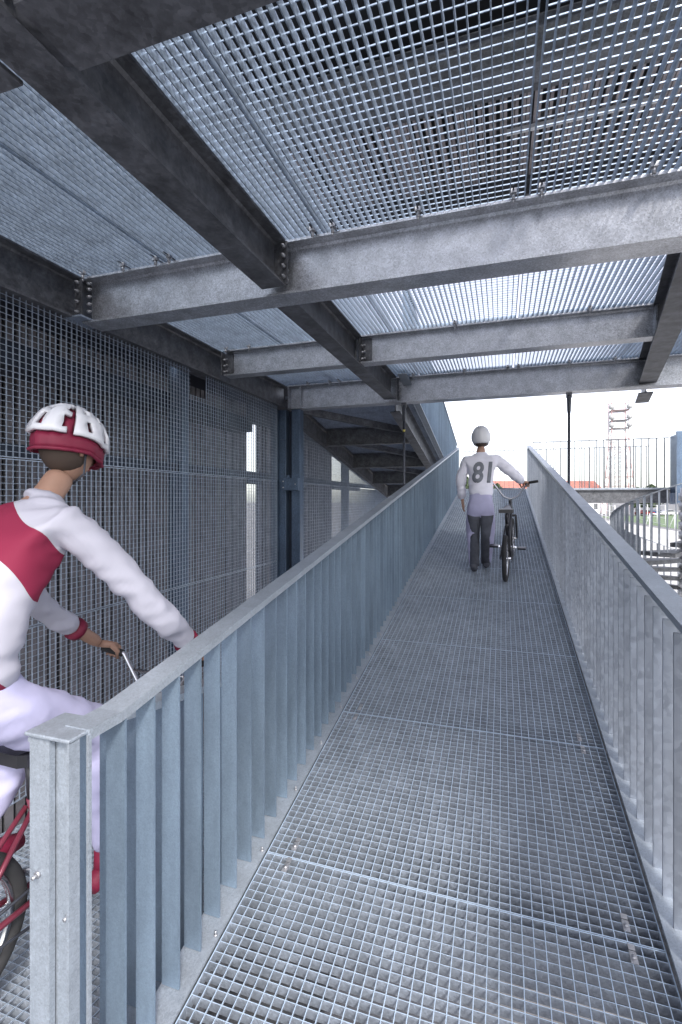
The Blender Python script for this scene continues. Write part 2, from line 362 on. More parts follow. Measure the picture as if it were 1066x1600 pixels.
# ------------------------------------------------------------------ upper landing gratings
def up_panel(x0, x1, y0, y1, label):
    e = grating('deck_grating', (x0 + .004, y0, ZT + .048), (0, 1, 0), (1, 0, 0), (0, 0, 1), y1 - y0, x1 - x0 - .008, .0368, .042, .0042, .044, .005, 'grateup', .0036)
    return tag(e, label, 'deck grating', 'grating panels of the upper landing')
xs = [(-2.76, -2.03, 'along the mesh wall'), (-2.02, -1.30, 'left of the main beam'), (-1.19, -.955, 'narrow, right of main beam'), (-.945, .115, 'over the left of the ramp'), (.125, 1.18, 'over the right of the ramp'), (1.19, 2.24, 'at the right edge')]
ys = [(-.35, 1.0, 'at the top edge of the picture'), (1.003, 2.668, 'before the nearest cross beam'), (2.671, 4.348, 'between nearest and middle cross beams'), (4.351, 5.95, 'between middle and farthest cross beams')]
for yi, (y0, y1, yl) in enumerate(ys):
    for xi, (x0, x1, xl) in enumerate(xs):
        if xi == 2: x0 = -1.215 if yi < 2 else -1.25
        if xi == 1 and yi < 2: x1 = -1.325
        up_panel(x0, x1, y0, y1, 'overhead steel grating %s, %s' % (xl, yl))
def upclip(x, y, near, lab):
    p = V((x, y, ZT + .0))
    o = MB().box((x - .016, y - .012, ZT + .0), (x + .016, y + .012, ZT + .022)).build('deck_clip', 'bolt', loc=p)
    MB().box((x - .004, y - .05, ZT + .012), (x + .004, y + .09, ZT + .017)).build('hook', 'rod', o)
    MB().tube([(x, y, ZT - .001), (x, y, ZT - .028)], .010, 6).tube([(x, y, ZT - .028), (x, y, ZT - .045)], .005, 6).build('bolt', 'bolt', o)
    tag(o, lab, 'clip', 'clips holding the overhead gratings')
cl = [(-1.01, 2.545, 'left of the seam near the main beam'), (-.89, 2.545, 'right of the seam near the main beam'), (-.418, 2.545, 'alone in mid grating'), (.052, 2.545, 'left of the seam over the ramp'), (.181, 2.545, 'right of the seam over the ramp'), (.654, 2.545, 'alone toward the right edge')]
for x, y, l in cl: upclip(x, y, 1, 'grating clip on the nearest cross beam, ' + l)
for x, y, l in [(-2.66, 2.55, 'in the corner by the wall beam'), (-2.323, 2.545, 'alone over the mesh wall side'), (-2.07, 2.545, 'left of the dark seam'), (-1.97, 2.545, 'right of the dark seam')]: upclip(x, y, 1, 'grating clip on the nearest cross beam, ' + l)
for x, l in [(-.384, 'left one over the ramp'), (.656, 'right one over the ramp'), (-2.62, 'in the corner by the wall beam'), (-2.364, 'over the mesh wall side')]: upclip(x, 4.262, 1, 'grating clip on the middle cross beam, ' + l)
for k, x in enumerate([-2.387, -2.083, -1.96, -1.02, -.419, .06, .175, .696, 1.14]): upclip(x, 5.845, 1, 'grating clip on the farthest cross beam, %s from the left' % ORD[k])

# ------------------------------------------------------------------ railings of flat bars
PITCH = .12
def railing(name, xi, sgn, y0, y1, zf, ztop, side, mat, capmat, label, drop=.05, flatto=None):
    """flat-bar balusters standing crosswise to a sloping cap and toe plate; xi inner face, sgn outward"""
    root = empty(name, (xi, y0, zf(y0))); tag(root, label, 'railing')
    n = int((y1 - y0) / PITCH) + 1; rest = MB(); first = None
    for i in range(n):
        y = y0 + i * PITCH; zb0 = zf(y) + .012; zt = ztop(y) - .006
        xa, xb = xi + sgn * .004, xi + sgn * .070
        m = MB(); 
        A = [(xa, y - .004, zb0), (xb, y - .004, zb0), (xb, y + .004, zb0), (xa, y + .004, zb0)]
        sl = (ztop(y + .01) - ztop(y - .01)) / .02
        B = [(p[0], p[1], zt + (p[1] - y) * sl) for p in A]
        tgt = m if i < 99 else rest
        tgt.add(A + B, [(0, 3, 2, 1), (4, 5, 6, 7), (0, 1, 5, 4), (1, 2, 6, 5), (2, 3, 7, 6), (3, 0, 4, 7)])
        if i < 99: m.build('baluster', mat, root)
    if rest.v: tag(rest.build('baluster_row', mat, root), kind='stuff')
    cap = MB(); yy = [y0 - .13, y0 - .02, y0 + .02, y1 + .05]
    for a, b in zip(yy[:-1], yy[1:]):
        w0, w1 = xi, xi + sgn * .082
        pts = [(x, y, ztop(y) + d) for y in (a, b) for x in (w0, w1) for d in (-.006, .006)]
        cap.add(pts, [(0, 1, 3, 2), (4, 6, 7, 5), (0, 4, 5, 1), (2, 3, 7, 6), (0, 2, 6, 4), (1, 5, 7, 3)])
    cap.build('cap_rail', capmat, root)
    lip = MB()
    for a, b in zip(yy[:-1], yy[1:]):
        pts = [(x, y, ztop(y) + d) for y in (a, b) for x in (xi + sgn * .0005, xi + sgn * .0035) for d in (-.022, -.006)]
        lip.add(pts, [(0, 1, 3, 2), (4, 6, 7, 5), (0, 4, 5, 1), (2, 3, 7, 6), (0, 2, 6, 4), (1, 5, 7, 3)])
    lip.build('cap_lip', capmat, root)
    toe = MB(); yb = [y0 - .13, y1 + .05]
    pts = [(x, y, zf(y) + d) for y in yb for x in (xi - sgn * .030, xi + sgn * .075) for d in (0, .010)]
    toe.add(pts, [(0, 1, 3, 2), (4, 6, 7, 5), (0, 4, 5, 1), (2, 3, 7, 6), (0, 2, 6, 4), (1, 5, 7, 3)])
    toe.build('toe_plate', capmat, root)
    return root
H = 1.064
def ztA(y): return za(max(y, 1.10)) + H
def zfA(y): return za(max(y, Y0))
rl = railing('ramp_railing', -1.0, -1, 1.11, 12.35, zfA, ztA, 0, 'rail', 'cap', 'long blue-grey flat-bar railing on the left side of the ramp')
rr = railing('ramp_railing', .555, 1, .75, 12.35, zfA, ztA, 0, 'railr', 'cap', 'long grey flat-bar railing on the right side of the ramp with wide cap')
for k, y in enumerate((3.6, 5.0, 7.3, 9.6)):
    MB().obox((.597, y, ztA(y) + .0068), (.034, 0, 0), tuple(dA * .022), tuple(nA * .0012)).build('splice_plate', 'beam', rr)
def zfB(y): return zb(max(y, Y0))
def ztB(y): return zb(max(y, 1.10)) + H
railing('flight_railing', -1.19, -1, 1.16, 6.6, zfB, ztB, 0, 'rail', 'cap', 'second railing behind the left ramp railing, dropping away with the lower flight')
# first loose flat bar of the left railing, and end channel
ro = MB(); ro.box((-1.006, .975, ZL), (-.998, .985, ztA(1.0) - .006)); ro.build('end_bar', 'cap', rl)
ep = empty('end_post', (-1.1, .95, ZL)); tag(ep, 'steel channel post capped with a plate where the two railings start at lower left', 'post')
zt = ztA(1.0) + .004
MB().box((-1.148, .957, ZL), (-1.016, .964, zt - .011)).build('back_plate', 'cap', ep)
MB().box((-1.016, .925, ZL), (-1.008, .957, zt - .011)).build('right_flange', 'cap', ep)
MB().box((-1.150, .936, ZL), (-1.084, .953, zt - .011)).build('left_plate', 'cap', ep)
MB().box((-1.153, .922, zt - .010), (-1.006, 1.045, zt)).build('top_plate', 'cap', ep, bevel=.003)
bolts(ep, [(-1.12, .936, -.95), (-1.12, .936, -1.35), (-1.04, .957, -1.05)], (0, -1, 0), .009, .006)

for k in range(14):                                  # bolt heads on the toe plates between the bars
    for rt_, x in ((rl, -.983), (rr, .538)):
        y = 1.17 + .36 * k; bolts(rt_, [(x, y, zfA(y) + .010)], (0, 0, 1), .007, .006)
# stringers and joists under the ramp
def sbeam(name, p, q, h, b, label, mat='beamdark'):
    return tag(ibeam(name, p, q, h, b, mat), label, 'steel beam')
oz = -.045
sbeam('ramp_stringer', (-.98, Y0, za(Y0) + oz), (-.98, Y1, ZF + oz), .22, .11, 'sloping stringer beam under the left edge of the ramp')
sbeam('ramp_stringer', (.555, Y0, za(Y0) + oz), (.555, Y1, ZF + oz), .22, .11, 'sloping stringer beam under the right edge of the ramp')
for i in range(1, 11):
    y = Y0 + 1.05 * i
    o = ibeam('ramp_joist', (-.92, y, za(y) - .05), (.495, y, za(y) - .05), .14, .08, 'beamdark'); tag(o, 'cross joist under the %s ramp floor seam from the camera' % ORD[i - 1], 'steel beam', 'joists under the ramp floor')
# shaded sheet-metal deck of the flight underneath
ud = MB(); pts = [(x, y, z) for (y, z) in ((-.6, -3.15), (6.5, -2.55)) for x in (-.95, .6) for z in (z, z - .02)]
ud.add(pts, [(0, 1, 3, 2), (4, 6, 7, 5), (0, 4, 5, 1), (2, 3, 7, 6), (0, 2, 6, 4), (1, 5, 7, 3)])
tag(ud.build('lower_deck', 'deckgrey'), 'brownish deck surface seen through the grating under the ramp', 'deck')

# ------------------------------------------------------------------ mesh wall on the left
XW = -2.75
def wall_panel(y0, y1, z0, z1, label, hole=None, mat='mesh', hp=.0365):
    e = empty('mesh_panel', (XW, y0, z0)); m = MB()
    n = round((y1 - y0) / .0413)
    for i in range(1, n):
        y = y0 + (y1 - y0) * i / n
        segs = [(z0, z1)]
        if hole and hole[0] < y < hole[1]: segs = [(z0, hole[2])] + ([(hole[3], z1)] if hole[3] < z1 else [])
        for a, b in segs: m.box((XW - .010, y - .0013, a), (XW, y + .0013, b))
    n = round((z1 - z0) / hp)
    for i in range(1, n):
        z = z0 + (z1 - z0) * i / n
        if hole and hole[2] < z < hole[3]:
            m.box((XW - .0045, y0, z - .0013), (XW + .0008, hole[0], z + .0013)); m.box((XW - .0045, hole[1], z - .0013), (XW + .0008, y1, z + .0013))
        else: m.box((XW - .0045, y0, z - .0013), (XW + .0008, y1, z + .0013))
    m.build('lattice', mat, e)
    f = MB()
    for z in (z0 + .0035, z1 - .0035): f.box((XW - .012, y0, z - .0025), (XW + .001, y1, z + .0025))
    for y in (y0 + .003, y1 - .003): f.box((XW - .012, y - .0025, z0 + .007), (XW + .001, y + .0025, z1 - .007))
    f.build('edge_band', mat, e)
    return tag(e, label, 'mesh panel', 'wire grating panels of the left wall')
yb_ = [(-.2, 5.70, 'near the camera')]
wall_panel(.6, 5.70, .253, 1.235, 'tall wire grating on the left wall, top row with a small cut-out under the beam', hole=(3.86, 4.12, .99, 1.3))
wall_panel(.6, 5.70, -.775, .247, 'tall wire grating on the left wall, middle row at eye level')
wall_panel(.6, 5.70, -1.80, -.781, 'tall wire grating on the left wall, bottom row behind the railings')
wall_panel(6.50, 12.3, .253, 1.235, 'far wire grating beyond the double column, upper row', hp=.05)
wall_panel(6.50, 12.3, -1.2, .247, 'far wire grating beyond the double column, lower row', hp=.05)
# double column with bracket
dc = empty('double_column', (-2.66, 5.9, GZ)); tag(dc, 'tall blue-grey double steel column in the mesh wall with a bolted bracket', 'column')
MB().box((-2.80, 5.86, GZ), (-2.70, 5.98, 1.19)).build('front_channel', 'bluecol', dc, bevel=.004)
MB().box((-2.70, 5.97, GZ), (-2.62, 6.01, 1.19)).build('web', 'navy', dc)
MB().box((-2.62, 5.86, GZ), (-2.50, 5.98, 1.19)).build('back_channel', 'bluecol', dc, bevel=.004)
MB().box((-2.83, 5.70, GZ), (-2.805, 5.95, 1.19)).build('side_flange', 'bluecol', dc)
br = MB().box((-2.74, 5.80, .13), (-2.50, 5.855, .29)).build('bracket', 'bluecol', dc, bevel=.003); bolts(br, [(-2.71, 5.80, .17), (-2.71, 5.80, .25), (-2.54, 5.80, .21)], (0, -1, 0), .009, .008)
MB().box((-2.68, 5.83, .29), (-2.64, 5.86, .33)).build('lug', 'bluecol', dc)
MB().box((-2.80, 5.84, .80), (-2.70, 5.858, .81)).build('weld_plate', 'bluecol', dc)
# short post behind the cut-out
tag(MB().prism(iprof(.14, .12, .01, .012), (-2.92, 4.02, GZ), (-2.92, 4.02, 1.6), up=(1, 0, 0)).build('wall_post', 'bluecol', loc=(-2.92, 4.02, GZ)), 'blue-grey post showing in the cut-out of the mesh under the wall beam', 'post')
tag(MB().prism(iprof(.14, .12, .01, .012), (-2.92, 9.3, GZ), (-2.92, 9.3, 1.2), up=(1, 0, 0)).build('wall_post', 'mesh', loc=(-2.92, 9.3, GZ)), 'pale post behind the far mesh, well beyond the double column', 'post')
# rail lines behind the mesh
tag(MB().box((-3.02, -.6, .28), (-2.95, 13, .36)).build('girt', 'navy', loc=(-3, 0, .3)), 'dark horizontal girt behind the mesh wall at eye level', 'steel beam')
tag(MB().box((-3.35, -.6, .88), (-3.05, 5.6, 1.04)).box((-3.35, -.6, 1.30), (-3.05, 5.6, 1.40)).build('girt', 'navy', loc=(-3.2, 0, .9)), 'broad navy girder behind the top of the mesh wall', 'steel beam')
# boarded facade behind
XF = -4.05
def facade(y0, y1, z0, z1, mat, bw, gap, label):
    e = empty('board_wall', (XF, y0, z0)); y = y0
    m = MB()
    while y < y1 - bw * .5:
        dx = random.uniform(-.012, .012); m.box((XF - .03 + dx, y, z0), (XF + dx, y + bw, z1)); y += bw + gap
    m.build('boards', mat, e)
    MB().box((XF - .09, y0, z0), (XF - .045, y1, z1)).build('backing', 'navy', e)
    return tag(e, label, 'board wall')
facade(-1.0, 7.28, GZ, 2.0, 'slat', .075, .035, 'dark vertical board wall behind the near mesh')
facade(7.72, 9.1, GZ, 2.0, 'slat', .075, .035, 'narrow vertical board wall behind the double column')
facade(9.9, 11.6, GZ, 2.0, 'slat', .06, .06, 'vertical board wall behind the far mesh')
for y0_, y1_, w_ in ((7.28, 7.72, 'widest, beside the near boards'), (9.1, 9.9, 'middle'), (11.6, 14, 'farthest')):
    tag(MB().box((XF - .06, y0_, .28), (XF + .02, y1_, .42)).build('transom', 'navy', loc=(XF, y0_, .28)), 'dark transom crossing the %s bright slot of the board walls' % w_, 'steel beam')
tag(MB().box((XF - .06, 7.28, 1.32), (XF + .02, 14, 2.0)).build('lintel_panel', 'navy', loc=(XF, 7.3, 1.3)), 'dark panel closing the slots above the board walls', 'panel')
tag(MB().box((XF - .1, -1.0, 1.62), (-2.9, 14, 1.66)).build('shade_deck', 'navy', loc=(XF, -1, 1.64)), 'added dark deck shading the gap behind the mesh wall', 'deck')  # deck added to keep the space behind the upper mesh dark

# ------------------------------------------------------------------ upper flight going down away at the left
SU = .172
def zu(y): return 1.43 - SU * (y - 5.7)
sU = sbeam('flight_stringer', (-2.74, 6.05, zu(6.05)), (-2.74, 12.6, zu(12.6)), .27, .12, 'left sloping stringer of the upper flight, along the far mesh')
sbeam('flight_stringer', (-1.27, 6.05, zu(6.05)), (-1.27, 12.6, zu(12.6)), .27, .13, 'right sloping stringer of the upper flight, beside its railing')
for k, y in enumerate((7.36, 8.85, 10.3, 11.75)):
    o = ibeam('flight_beam', (-2.68, y, zu(y) - .004), (-1.34, y, zu(y) - .004), .27, .12, 'beamdark'); tag(o, '%s cross beam under the upper flight, counted from the landing' % ORD[k], 'steel beam', 'cross beams of the upper flight')
for k, (ya, yc) in enumerate(((6.12, 7.25), (7.45, 8.75), (8.95, 10.2))):
    tag(MB().bar((-2.64, ya, zu(ya) - .12), (-1.36, yc, zu(yc) - .12), .09, .09).build('diagonal_brace', 'beamdark'), '%s diagonal brace under the upper flight, counted from the landing' % ORD[k], 'brace', 'braces of the upper flight')
dU = V((0, 1, -SU)).normalized(); nU = V((0, SU, 1)).normalized()
for i, y in enumerate([6.05, 7.36, 8.85, 10.3, 11.75]):
    y2 = [7.355, 8.845, 10.295, 11.745, 12.6][i]
    e = grating('flight_deck_grating', (-2.80, y, zu(y) + .042), (1, 0, 0), dU, nU, 1.665, (y2 - y) / dU.y, .0345, .036, .003, .0385, .010, 'grate', .0045); tag(e, 'underside grating of the upper flight, %s bay from the landing' % ORD[i], 'deck grating', 'gratings of the upper flight')
railing('flight_railing', -1.13, 1, 5.75, 12.3, lambda y: zu(y) + .03, lambda y: zu(y) + 1.08, 0, 'rail', 'cap', 'pale railing of the upper flight seen against the sky above the ramp railing')

# tie rods
for x, y, zt_, zb_, lab in ((-1.14, 5.90, 1.195, za(5.9) - .1, 'dark tie rod with a yellow band beside the left ramp railing'), (.70, 5.90, 1.195, za(5.9) - .1, 'dark tie rod hanging in front of the sky right of the ramp')):
    e = empty('tie_rod', (x, y, zt_)); tag(e, lab, 'tie rod', 'tie rods under the farthest cross beam')
    MB().tube([(x, y, zb_), (x, y, zt_ - .22)], .014, 12).build('rod', 'rod', e)
    MB().tube([(x, y, zt_ - .24), (x, y, zt_ - .20), (x, y, zt_ - .06), (x, y, zt_ - .03)], [.014, .02, .024, .018], 12).build('fork_socket', 'rod', e)
    MB().box((x - .03, y - .008, zt_ - .06), (x + .03, y + .008, zt_)).build('fork_plate', 'beamdark', e)
    if x < 0: MB().tube([(x, y, zt_ - .36), (x, y, zt_ - .33)], .016, 12).build('tape', 'yellow', e)

# ------------------------------------------------------------------ structure of the storey above
ZR = 4.6
for k, (y, h, mt, x0) in enumerate(((5.08, .45, 'roofgrey', -3.5), (5.50, .2, 'beamdark', -3.5), (7.45, .3, 'beamdark', -3.5), (2.9, .35, 'beamdark', -3.5))):
    o = ibeam('roof_beam', (x0, y, ZR), (2.6, y, ZR), h, .25, mt); tag(o, ['grey roof beam high above the near grating', 'dark roof beam at the edge of the slatted soffit', 'roof beam at the far edge of the slatted soffit', 'dark roof beam above the top edge of the picture'][k], 'steel beam')
e = empty('slatted_soffit', (0, 5.1, ZR)); tag(e, 'pale timber slat soffit seen through the overhead gratings', 'soffit')
m = MB(); x = -3.4
while x < 2.4: m.box((x, 5.66, ZR - .04), (x + .035, 7.31, ZR)); m.box((x + .045, 5.66, ZR - .04), (x + .08, 7.31, ZR)); x += .125
m.build('slats', 'slat2', e)
m = MB()
for y in (5.8, 6.3, 7.0): m.box((-3.4, y, ZR + .002), (2.45, y + .07, ZR + .06))
m.build('battens', 'slat', e)
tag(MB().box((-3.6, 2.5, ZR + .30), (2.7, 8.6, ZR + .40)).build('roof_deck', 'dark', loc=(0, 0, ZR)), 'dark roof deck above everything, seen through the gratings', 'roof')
for k, (y, x) in enumerate(((6.25, .3), (5.3, -.2))): pass
lg = MB().box((.05, 6.32, ZR - .09), (1.7, 6.38, ZR - .045)).build('batten_lamp', 'white', loc=(.9, 6.35, ZR)); tag(lg, 'slim white strip fitting under the slatted soffit', 'strip')
# ------------------------------------------------------------------ far landing and bridge deck
YF = 14.1
tag(ibeam('deck_beam', (.66, 12.46, ZF - .002), (3.52, 12.46, ZF - .002), .30, .12, 'beamdark'), 'dark steel beam under the near edge of the bridge deck at right', 'steel beam')
tag(ibeam('deck_beam', (-2.8, YF + .05, ZF - .002), (3.6, YF + .05, ZF - .002), .30, .12, 'beamdark'), 'steel beam under the far edge of the far landing', 'steel beam')
for k, (x0, x1) in enumerate([(-2.7, -.97), (-.965, .525), (.53, 2.0), (2.005, 3.5)]):
    e = grating('landing_deck_grating', (x0, 12.42, ZF + .04), (1, 0, 0), (0, 1, 0), (0, 0, 1), x1 - x0, YF - 12.42, .0345, .036, .003, .0385, .010, 'grate', .0045)
    tag(e, 'edge-on floor grating of the far landing, %s' % ['left end behind the upper flight', 'at the top of the ramp', 'first right of the ramp railing', 'beside the end panel'][k], 'deck grating', 'gratings of the far landing')
def xrail(name, y, x0, x1, pitch, label, zt):
    e = empty(name, (x0, y, ZF)); tag(e, label, 'railing'); n = int((x1 - x0) / pitch)
    for i in range(n + 1):
        x = x0 + i * pitch; MB().box((x - .005, y - .03, ZF + .045), (x + .005, y + .03, zt - .006)).build('baluster', 'beamdark', e)
    MB().box((x0 - .02, y - .04, zt - .006), (x1 + .02, y + .04, zt + .006)).build('cap_rail', 'beamdark', e)
    return e
xrail('landing_railing', YF, -2.75, 3.5, .117, 'far thin railing across the end of the ramp against the sky', ZF + 1.13)
xrail('landing_railing', 12.46, .70, 3.46, .15, 'near railing of the bridge deck right of the ramp', ZF + 1.14)
pn = empty('screen_panel', (3.5, 12.1, ZF)); tag(pn, 'tall blue-grey end panel where the bridge railing meets the spiral stair', 'panel')
MB().box((3.49, 11.86, -.05), (3.52, 12.40, 1.40)).build('plate', 'bluecol', pn, bevel=.003)
MB().box((3.44, 11.80, -.05), (3.56, 11.86, 1.44)).build('post', 'bluecol', pn)
MB().box((3.42, 11.90, -.08), (3.488, 12.0, .16)).box((3.42, 12.1, -.08), (3.488, 12.2, .16)).build('bracket', 'mesh', pn)

# ------------------------------------------------------------------ spiral stair
fc = 9.6; ctr = cam2w((1078 - PX) / F * fc, fc, 0); RS = 1.30
def sp(phi, r, z):                                   # phi 0 = left as seen, 90 = towards the camera
    a = R(phi); return cam2w(0, 0, 0) + V((ctr.x, ctr.y, 0)) + cam2w(-r * math.cos(a), -r * math.sin(a), 0) + V((0, 0, z))
def zs(phi): return -1.22 + .19 * phi / 22.5
stair = empty('spiral_stair', (ctr.x, ctr.y, GZ)); tag(stair, 'galvanised spiral stair with curved flat-bar balustrade at the right edge', 'stair')
MB().tube([(ctr.x, ctr.y, GZ), (ctr.x, ctr.y, .25)], .15, 28).build('centre_column', 'beam', stair)
for k in range(20):
    z = GZ + .19 * (k + 1); MB().tube([(ctr.x, ctr.y, z), (ctr.x, ctr.y, z + .145)], .185, 28).build('column_sleeve', 'beam', stair)
for k in range(18):
    phi = -260 + 22.5 * k; z = zs(phi)
    if z < GZ + .1: continue
    m = MB(); T = .045
    top = [sp(phi - 13, .16, z), sp(phi - 13, RS, z), sp(phi, RS * 1.015, z), sp(phi + 13, RS, z), sp(phi + 13, .16, z)]
    m.add(top + [p - V((0, 0, .006)) for p in top], [(0, 1, 2, 3, 4), (9, 8, 7, 6, 5)] + [(i, i + 5, (i + 1) % 5 + 5, (i + 1) % 5) for i in range(5)])
    tr = m.build('tread', 'beamdark', stair)
    n = MB()
    for a, b in ((phi - 13.2, phi - 13.2), (phi + 13.2, phi + 13.2)):
        n.bar(sp(a, .16, z - .04), sp(a, RS, z - .04), .006, .075)
    n.bar(sp(phi - 13, RS + .004, z - .04), sp(phi, RS * 1.015 + .004, z - .04), .006, .075); n.bar(sp(phi, RS * 1.015 + .004, z - .04), sp(phi + 13, RS + .004, z - .04), .006, .075)
    n.build('tread_edge', 'beamdark', tr)
k = 0; phi = -150
while phi < 108:
    zz = zs(phi); a = sp(phi, RS + .005, 0); b = sp(phi, RS + .075, 0)
    d = (b - a); t = V((-d.y, d.x, 0)).normalized() * .004; c = (a + b) / 2
    MB().obox(c + V((0, 0, zz + .52)), d / 2, t, (0, 0, .57)).build('baluster', 'stairbar', stair); phi += 5.6
hp_ = [sp(p, RS + .04, zs(p) + 1.10) for p in range(-152, 112, 6)]
h = MB()
for a, b in zip(hp_[:-1], hp_[1:]): h.bar(a, b, .085, .012)
h.build('handrail', 'cap', stair)

# ------------------------------------------------------------------ things on the horizon
def fp(u, f, z): return cam2w((u - PX) / F * f, f, z)
fb = 140.0
bd = empty('long_building', fp(840, fb, GZ)); tag(bd, 'long white building with a red tiled roof beyond the railings', 'building')
def cbox(m, u0, u1, f0, f1, z0, z1):
    P = [fp(u0, f0, z) if i == 0 else None for i in range(0)]
    a = [fp(u0, f0, z0), fp(u1, f0, z0), fp(u1, f0, z0) + V((-S_, C_, 0)) * (f1 - f0), fp(u0, f0, z0) + V((-S_, C_, 0)) * (f1 - f0)]
    b = [p + V((0, 0, z1 - z0)) for p in a]
    m.add(a + b, [(0, 3, 2, 1), (4, 5, 6, 7), (0, 1, 5, 4), (1, 2, 6, 5), (2, 3, 7, 6), (3, 0, 4, 7)]); return m
cbox(MB(), 770, 948, fb, fb + 14, GZ, 2.0).build('wall', 'white', bd)
a = [fp(767, fb - .8, 1.9), fp(951, fb - .8, 1.9)]; b = [p + V((-S_, C_, 0)) * 15.6 for p in a]; r_ = [(a[0] + b[0]) / 2 + V((0, 0, 4.0)), (a[1] + b[1]) / 2 + V((0, 0, 4.0))]
MB().add(a + b + r_, [(0, 1, 5, 4), (3, 2, 4, 5), (0, 4, 2), (1, 3, 5), (0, 2, 3, 1)]).build('roof', 'redtile', bd)
for u in (915, 929, 884, 899, 860, 845, 818, 800, 786):
    w = cbox(MB(), u, u + 5, fb - .05, fb + .1, -2.5, -.9).build('window', 'glass', bd); cbox(MB(), u + 2.2, u + 2.7, fb - .1, fb, -2.5, -.9).build('frame', 'white', w)
def lattice_tower(u, f, zt, w0, w1, label):
    c = fp(u, f, GZ); e = empty('lattice_tower', c); tag(e, label, 'tower')
    Hh = zt - GZ; L = 12
    def pt(k, t): w = w0 + (w1 - w0) * min(1, t / .6); sx, sy = [(-1, -1), (1, -1), (1, 1), (-1, 1)][k]; return c + V((sx * w / 2, sy * w / 2, t * Hh))
    for k in range(4):
        MB().tube([pt(k, t / L) for t in range(L + 1)], .12, 6).build('leg', 'towerred', e)
    for i in range(L):
        m = MB(); mt = 'towerred' if (i // 2) % 2 else 'helmetg'
        for k in range(4):
            q = (k + 1) % 4
            m.tube([pt(k, i / L), pt(q, (i + 1) / L)], .045, 5); m.tube([pt(q, i / L), pt(k, (i + 1) / L)], .045, 5); m.tube([pt(k, (i + 1) / L), pt(q, (i + 1) / L)], .06, 5)
        m.build('bracing', mt, e)
    for t, mt in ((.83, 'helmetg'), (.92, 'helmetg'), (.76, 'helmetg')):
        z = c.z + t * Hh; w = w1 * .52
        MB().box((c.x - w, c.y - w, z), (c.x + w, c.y + w, z + .10)).build('platform', mt, e)
        for dx, dy in ((-w, -w), (w, -w)):
            MB().tube([(c.x + dx, c.y + dy - .1, z + .8), (c.x + dx, c.y + dy - .5, z + .8)], .75, 14).build('dish', 'helmetg', e)
    MB().tube([c + V((0, 0, Hh)), c + V((0, 0, Hh + 3))], .05, 6).build('antenna', 'rod', e)
    return e
lattice_tower(967, 135, (782 - 628) / F * 135, 7.5, 4.2, 'red and white lattice mast with dishes on the horizon')
fm = empty('floodlight_mast', fp(955, 120, GZ)); tag(fm, 'floodlight mast with lamp cluster left of the lattice mast', 'floodlight')
c = fp(955, 120, GZ); zt_ = (782 - 690) / F * 120
MB().tube([c, V((c.x, c.y, zt_))], [.28, .14], 8).build('pole', 'helmetg', fm)
MB().box((c.x - 1.4, c.y - .4, zt_ - .3), (c.x + 1.4, c.y + .4, zt_ - .1)).build('platform', 'helmetg', fm)
for i in range(3):
    for j in range(2): MB().box((c.x - 1.2 + i, c.y - .5, zt_ + .1 + j * .9), (c.x - .6 + i, c.y - .2, zt_ + .7 + j * .9)).build('floodlight', 'helmetg', fm)
# sports-field fence posts, goal, cars
posts = [(936, 100), (941, 92), (947, 84), (953, 78), (961, 71), (1000, 96), (1012, 88), (1027, 80), (1040, 74)]
for k, (u, f) in enumerate(posts):
    c = fp(u, f, GZ); zt_ = c.z + 3.1
    nb = posts[k + 1] if k + 1 < len(posts) and k != 4 else None
    e = MB().tube([c, V((c.x, c.y, zt_))], .06, 8).build('fence_post', 'white', loc=c)
    if nb:
        d = fp(nb[0], nb[1], GZ); 
        for h_ in (.1, 1.1, 2.1, 3.0): MB().tube([c + V((0, 0, h_)), d + V((0, 0, h_))], .03, 5).build('rail', 'white', e)
    tag(e, ('%s white sports fence post from the left in the %s' % (ORD[k if k < 5 else k - 5], 'left run beyond the path' if k < 5 else 'right run beyond the spiral stair')), 'fence post', 'white fence posts round the sports field')
c = fp(1035, 62, GZ); e = empty('goal', c); tag(e, 'white football goal on the grass seen between the stair balusters', 'goal')
xd, yd = V((C_, S_, 0)), V((-S_, C_, 0))
for s_ in (-1.6, 1.6): MB().tube([c + xd * s_, c + xd * s_ + V((0, 0, 2.1))], .06, 8).build('goal_post', 'white', e); MB().tube([c + xd * s_ + yd * 1.2, c + xd * s_ + V((0, 0, 2.05))], .03, 6).build('stay', 'white', e)
MB().tube([c + xd * -1.6 + V((0, 0, 2.1)), c + xd * 1.6 + V((0, 0, 2.1))], .06, 8).build('crossbar', 'white', e)
def car(u, f, mat, label):
    c = fp(u, f, GZ); e = empty('parked_car', c); tag(e, label, 'car', 'cars parked behind the sports field')
    prof = [(-2.1, .35), (-2.15, .8), (-1.9, .95), (-1.2, 1.0), (-.75, 1.42), (.7, 1.45), (1.35, 1.0), (2.0, .88), (2.15, .6), (2.1, .35)]
    MB().prism([(a, b) for a, b in prof], c - yd * .85, c + yd * .85).build('body', mat, e, bevel=.05)
    MB().prism([(-1.12, 1.0), (-.74, 1.36), (.66, 1.38), (1.22, 1.0)], c - yd * .87, c + yd * .87).build('window', 'glass', e)
    for s_ in (-1.35, 1.35):
        for q in (-.86, .86): MB().tube([c + xd * s_ + yd * (q - .08) + V((0, 0, .32)), c + xd * s_ + yd * (q + .08) + V((0, 0, .32))], .32, 16).build('wheel', 'tyre', e)
car(1008, 122, 'redcar', 'dark red parked car behind the sports field'); car(1024, 128, 'bluepaint', 'blue parked car in the middle of the row behind the field'); car(1044, 124, 'silver', 'silver parked car nearest the spiral stair column')
